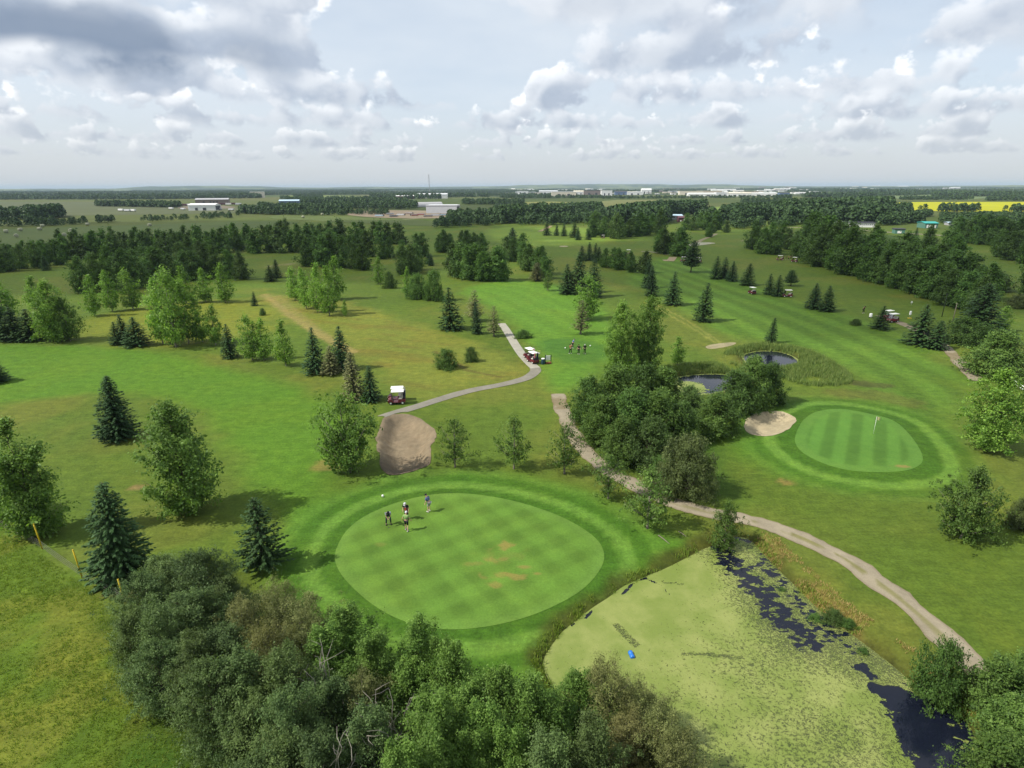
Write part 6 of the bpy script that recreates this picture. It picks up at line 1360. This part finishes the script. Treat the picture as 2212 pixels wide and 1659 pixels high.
# clubhouse and right side
building(1433, 1476, 474.5, 465, 16, 'grey', 'ltblue', 'clubhouse wing with light blue roof in the trees', 0, windows=6, name='clubhouse')
building(1468, 1486, 480, 469, 12, 'maroon', 'maroon', 'dark red clubhouse front with white posts', 0, doors=[(.2, .18, .8), (-.25, .12, .4)], door_col='white', name='clubhouse')
building(1153, 1187, 466, 458.5, 12, 'grey', 'ltblue', 'grey house half hidden in the wood behind the bright fairway', 0, windows=4, name='house')
building(1781, 1828, 489, 481, 8, 'white', 'dark', 'left long white row building with dark roof behind the right belt', 0, windows=12, name='row_building', flat=True)
building(1843, 1890, 491, 482.5, 8, 'white', 'dark', 'right long white row building with dark roof behind the right belt', 0, windows=12, name='row_building', flat=True)
building(2002, 2027, 493.5, 481, 12, 'green', 'teal', 'dark green building with bright teal roof on the right', .12, doors=[(-.3, .06, .7), (-.1, .06, .7), (.1, .06, .7), (.3, .06, .7)], door_col='white', rise=.4, name='house')
building(1937, 1956, 505, 496.5, 6, 'green', 'dark', 'small dark shelter with white panel beside the right road', 0, doors=[(-.05, .4, .6)], door_col='white', name='shelter', flat=True)
building(1912, 1925, 475.5, 468, 9, 'white', 'brown', 'white gabled house under the rounded wood on the right', .3, doors=[(0, .15, .5)], name='house')
building(2054, 2068, 487, 481.5, 9, 'grey', 'ltblue', 'grey house with light roof right of the teal roofed one', 0, windows=2, name='house')
building(815, 824, 511, 504, 3, 'white', 'white', 'white box trailer in the middle wood', 0, name='trailer', cat='trailer', flat=True, doors=[(.1, .3, .7)], door_col='silver')
# the town strip along the horizon
fixed = [(1117, 1141, 418, 413, 'white', 'white'), (1165, 1205, 419, 411.5, 'white', 'silver'), (1192, 1245, 424, 414, 'cream', 'white'), (1240, 1262, 421, 412, 'white', 'cream'), (1262, 1300, 421, 412, 'brown', 'maroon'), (1281, 1296, 414, 411, 'white', 'white'), (1300, 1323, 423, 411.5, 'white', 'white'), (1330, 1356, 421, 413, 'blue', 'dark'), (1356, 1390, 421, 414.5, 'white', 'white'), (1387, 1408, 418, 407.5, 'white', 'white'),
         (1470, 1520, 421, 413, 'cream', 'cream'), (1510, 1560, 420.5, 412.5, 'tan', 'cream'), (1490, 1550, 424, 417, 'white', 'white'), (1550, 1575, 424, 416, 'silver', 'silver'), (1575, 1625, 424, 416, 'white', 'cream'), (1612, 1640, 421, 414, 'tan', 'brown'), (1625, 1680, 423, 416.5, 'white', 'white'), (1688, 1708, 422, 416, 'blue', 'dark'), (1540, 1590, 412.5, 408.5, 'white', 'white'), (1640, 1668, 414, 411, 'white', 'white')]
towngroup = 'town buildings on the horizon'
WN = dict(white='white', cream='cream', brown='brown', blue='dark blue', tan='tan', silver='silver', grey='grey', red='red')
def ordinal(k): return ORD[k] if k < len(ORD) else f'number {k + 1}'
seen = {}
for i, (a, b, y, t, wc, rc) in enumerate(sorted(fixed)):
    k = seen.get(wc, 0); seen[wc] = k + 1
    building(a, b, y, t, 40, wc, rc, f'{ordinal(k)} from left of the larger {WN[wc]} industrial buildings in the town strip', 0, doors=[(-.2, .12, .5), (.2, .12, .5)], group=towngroup + ', ' + wc, flat=(i % 2 == 0), name='industrial_building')
r2 = np.random.default_rng(5); sheds = []
for i in range(120):
    x = r2.uniform(1100, 1760) if i < 95 else r2.uniform(1640, 2140); y = r2.uniform(408.5, 420) if i < 95 else r2.uniform(404.5, 414); w = r2.uniform(9, 34) * (0.8 if i < 95 else 0.6); h = r2.uniform(1.6, 4.0)
    wc = ['white', 'white', 'cream', 'silver', 'tan', 'brown', 'grey'][int(r2.integers(0, 7))]; rc = ['white', 'silver', 'cream', 'brown', 'white'][int(r2.integers(0, 5))]
    sheds.append((x, y - (x - 1106) * 0.0035 + 1.6, w, h, wc, rc))
seen = {}
for i, (x, y, w, h, wc, rc) in enumerate(sorted(sheds)):
    k = seen.get(wc, 0); seen[wc] = k + 1
    building(x, x + w, y, y - h, 30, wc, rc, f'{ordinal(k)} from left of the tiny {WN[wc]} sheds in the distant town' if k < len(ORD) else f'{ORD[k - len(ORD)]} of the last tiny {WN[wc]} sheds at the right end of the town', 0, doors=[(0, .2, .5)], group='tiny town sheds, ' + wc, flat=bool(i % 2), name='industrial_building')
farm = sorted((r2.uniform(300, 1090), r2.uniform(5, 16), r2.uniform(6, 14), r2.uniform(1.5, 2.6)) for i in range(16))
for i, (x, dy, w, h) in enumerate(farm):
    y = 404 - (x - 1106) * 0.0035 + dy; building(x, x + w, y, y - h, 20, ['white', 'silver', 'cream'][i % 3], 'white', f'{ORD[i]} from left of the tiny pale farm buildings left of the town', 0, group='tiny farm buildings', flat=True, name='farm_building')
# radio mast
gx_, gy_ = P(928, 421); H = height_for(928, 421, 377); o = empty('radio_mast', (gx_, gy_, 0)); m = MB()
for k in range(3):
    a = 2.09 * k; m = MB(); m.tube([(.9 * math.cos(a), .9 * math.sin(a), 0), (.9 * math.cos(a), .9 * math.sin(a), H)], .55, 5); link('leg', m.mesh('leg', BM['grey']), o)
m = MB()
for k in range(24):
    z0 = H * k / 24; a = 2.09 * (k % 3); b = a + 2.09; m.tube([(.9 * math.cos(a), .9 * math.sin(a), z0), (.9 * math.cos(b), .9 * math.sin(b), z0 + H / 24)], .15, 4)
bo = link('bracing', m.mesh('bracing', BM['grey']), o); bo['kind'] = 'stuff'; tag(o, 'thin radio mast rising above the horizon', 'mast')
# hay bales
def bale_mesh():
    m = MB(); m.lathe([(.2, -.75), (.72, -.74), (.78, -.6), (.8, 0), (.78, .6), (.72, .74), (.2, .75)], 20); m.V = [(p[2], p[0], p[1] + .78) for p in m.V]; return m.mesh('hay_bale', simple('hay', A(176, 178, 150, 1.5), 0.9, 0.2, 2.0), True)
BALE = bale_mesh()
for i, (x, y) in enumerate([(82, 704), (260, 682), (212, 762), (503, 671), (537, 632), (890, 692), (893, 724), (1098, 612), (1875, 620), (810, 749), (1765, 1115), (2005, 1010)]):
    fx_, fy_ = (x / 3.687, 600 + y / 3.687) if i < 10 else ((550 + x / 3.687), 600 + (515 if i == 10 else 480) / 3.687); gx_, gy_ = P(fx_ / 1.5705, fy_ / 1.5705 + 1)
    o = link('hay_bale', BALE, None, (gx_, gy_, .5), R_(30 + 50 * i), (1.5, 1.5, 1.4)); tag(o, ['far left', 'second from left, upper', 'lowest left', 'fourth', 'fifth, highest of the left ones', 'upper one of the stacked-looking pair', 'lower one of the stacked-looking pair', 'one alone above the wood', 'one near the white puddles', 'one at the edge of the wood', 'one right of the middle wood', 'one below the blue shed'][i] + ' round hay bale in the hay field', 'hay bale', 'round hay bales')
# trailers, trucks and machines in the yards
def truck(px, py, col, L, label, group, rot=0.0, hgt=2.6):
    gx_, gy_ = P(px, py); o = empty('trailer', (gx_, gy_, .5), rot)
    m = MB(); m.box((0, 0, .9 + hgt / 2), (L, 2.5, hgt), .05); link('box', m.mesh('box', BM[col]), o); m = MB(); m.box((0, 0, .75), (L * .98, 1.0, .25)); link('frame', m.mesh('frame', BM['dark']), o)
    for sx in (-.38, -.28, .36):
        for sy in (-1.05, 1.05): m = MB(); m.lathe([(.2, -.15), (.48, -.15), (.5, 0), (.48, .15), (.2, .15)], 12); m.V = [(p[0] + L * sx, p[2] + sy, p[1] + .5) for p in m.V]; link('wheel', m.mesh('wheel', M['rubber']), o)
    return tag(o, label, 'trailer', group)
for i in range(14): truck(378 + i * 10.5 + r2.uniform(-2, 2), 445.5 - .15 * i + r2.uniform(-.8, .8), ['maroon', 'white', 'maroon', 'silver', 'red'][i % 5], 9, ORD[i] + ' trailer from left in the left yard row, ' + ['dark red', 'white', 'dark red', 'silver', 'red'][i % 5], ['dark red', 'white', 'dark red', 'silver', 'red'][i % 5] + ' trailers in the left yard', r2.uniform(-.3, .3))
for i in range(7): truck(370 + i * 26, 454 + r2.uniform(-2, 2), ['white', 'silver'][i % 2], 7, ORD[i] + ' truck from left near the white shed, ' + ['white', 'silver'][i % 2], ['white', 'silver'][i % 2] + ' trucks near the white shed', r2.uniform(-.5, .5), 1.6)
for i in range(9): truck([262, 276, 288, 560, 700, 722, 738, 752, 790][i], [457, 458, 458, 450, 451, 450, 450, 452, 449][i], ['white', 'silver', 'white'][i % 3], 8, ['white truck on the road left of the yards', 'silver truck on the road left of the yards', 'second white truck on the road left of the yards', 'white truck below the pale two-storey shed', 'silver truck right of the blue shed', 'white truck second right of the blue shed', 'white truck third right of the blue shed', 'silver truck before the rounded hut', 'white truck just left of the rounded hut'][i], 'trucks among the left yards', r2.uniform(-.4, .4), 2.0)
def stack(px, py, L, col, label, rot):
    gx_, gy_ = P(px, py); o = empty('steel_stack', (gx_, gy_, .6), rot)
    for k in range(4): m = MB(); m.box((r2.uniform(-.5, .5), (k - 1.5) * 1.0, .5 + .2 * (k % 2)), (L * r2.uniform(.7, 1), .8, 1.0 + .4 * (k % 2)), .04); link('bundle', m.mesh('bundle', BM[[col, 'grey', col, 'dark'][k]]), o)
    return tag(o, label, 'stack', 'stacks in the gravel yard')
for i, (x, y, c) in enumerate([(820, 468, 'ltblue'), (842, 464, 'grey'), (866, 466, 'silver'), (884, 463, 'brown'), (895, 467, 'red'), (910, 465, 'red'), (940, 467, 'silver'), (960, 466, 'ltblue'), (850, 469, 'dark'), (925, 469, 'brown')]): stack(x, y, 9, c, ['pale blue stack at the left of the gravel yard', 'grey stack at the back left of the gravel yard', 'silver stack in the middle of the gravel yard', 'brown stack behind the middle of the gravel yard', 'red machinery stack in the gravel yard, left', 'red machinery stack in the gravel yard, right', 'silver stack in front of the grey shed', 'pale blue stack before the grey shed door', 'dark stack at the front of the gravel yard', 'brown stack at the front of the gravel yard'][i], r2.uniform(-.3, .3))

# ---------------------------------------------------------------- clouds overhead that shade part of the land
def cloud_mat():
    m = bpy.data.materials.new('cloud'); m.use_nodes = True; N = NT(m.node_tree); N.n.clear()
    d = N.new('ShaderNodeBsdfDiffuse'); d.inputs[0].default_value = (.9, .9, .92, 1); tl = N.new('ShaderNodeBsdfTranslucent'); tl.inputs[0].default_value = (.9, .9, .92, 1); t = N.new('ShaderNodeBsdfTransparent')
    m1 = N.new('ShaderNodeMixShader'); m1.inputs[0].default_value = .5; N.l.new(d.outputs[0], m1.inputs[1]); N.l.new(tl.outputs[0], m1.inputs[2])
    m2 = N.new('ShaderNodeMixShader'); m2.inputs[0].default_value = .31; N.l.new(t.outputs[0], m2.inputs[1]); N.l.new(m1.outputs[0], m2.inputs[2])
    o = N.new('ShaderNodeOutputMaterial'); N.l.new(m2.outputs[0], o.inputs[0]); return m
M['cloud'] = cloud_mat()
def cloud(pts, alt, label, seed):
    """a flat-based cumulus whose shade falls on the outlined land"""
    sh = SUN_DIR * (alt / SUN_DIR.z); pg = smooth_poly(np.array(pts, float), 3) + np.array([sh.x, sh.y]); lo, hi = pg.min(0) - 80, pg.max(0) + 80
    st = 22.0; ax = np.arange(lo[0], hi[0], st); ay = np.arange(lo[1], hi[1], st); xx, yy = np.meshgrid(ax, ay); x = xx.ravel(); y = yy.ravel()
    s = sdf(x, y, pg, 200.0) + (fbm(x + seed * 31, y, 1 / 110.0, 4) - 0.5) * 170
    th_ = np.sqrt(np.clip(-s, 0, 160) / 160); top = 130 * th_ * (0.6 + 0.8 * fbm(x, y + seed * 7, 1 / 60.0, 4)); bot = -14 * th_
    n = len(ax); i = (np.arange(len(ay) - 1)[:, None] * n + np.arange(n - 1)[None, :]).ravel(); q = np.stack([i, i + 1, i + n + 1, i + n], 1); q = q[(s[q] < 0).any(1)]
    N_ = len(x); V = np.vstack([np.column_stack([x, y, alt + top]), np.column_stack([x, y, alt + bot - 1.0])]); F = np.vstack([q, q[:, ::-1] + N_])
    u, iv = np.unique(F, return_inverse=True); o = link('cloud', mk_mesh('cloud', V[u], iv.reshape(-1, 4), True, [M['cloud']])); structure(o); o['label'] = label
A1 = [P(x, y) for x, y in [(-700, 660), (60, 640), (330, 615), (560, 600), (760, 596), (930, 585), (1040, 560), (1080, 520), (1000, 492), (700, 478), (300, 480), (-100, 490), (-500, 520)]]
cloud(A1, 800.0, 'pale cumulus high over the left side shading the groves', 1)
A2 = [P(x, y) for x, y in [(1090, 575), (1240, 600), (1380, 625), (1500, 655), (1640, 682), (1780, 700), (1900, 700), (2020, 690), (2160, 660), (2330, 610), (2250, 530), (1900, 515), (1600, 505), (1400, 520), (1200, 530)]]
cloud(A2, 800.0, 'pale cumulus high overhead shading the right belt', 2)

# ---------------------------------------------------------------- haze
hzm = bpy.data.materials.new('haze'); hzm.use_nodes = True; N = NT(hzm.node_tree); N.n.clear()
pv = N.new('ShaderNodeVolumePrincipled'); pv.inputs['Color'].default_value = (0.50, 0.62, 0.78, 1); pv.inputs['Density'].default_value = 6.5e-5; pv.inputs['Anisotropy'].default_value = 0.0
ho = N.new('ShaderNodeOutputMaterial'); N.l.new(pv.outputs[0], ho.inputs['Volume'])
m = MB(); m.box((0, 12750, 48.5), (61000, 27500, 101)); stuff(m.build('haze', hzm), 'thin bluish haze over the far land')
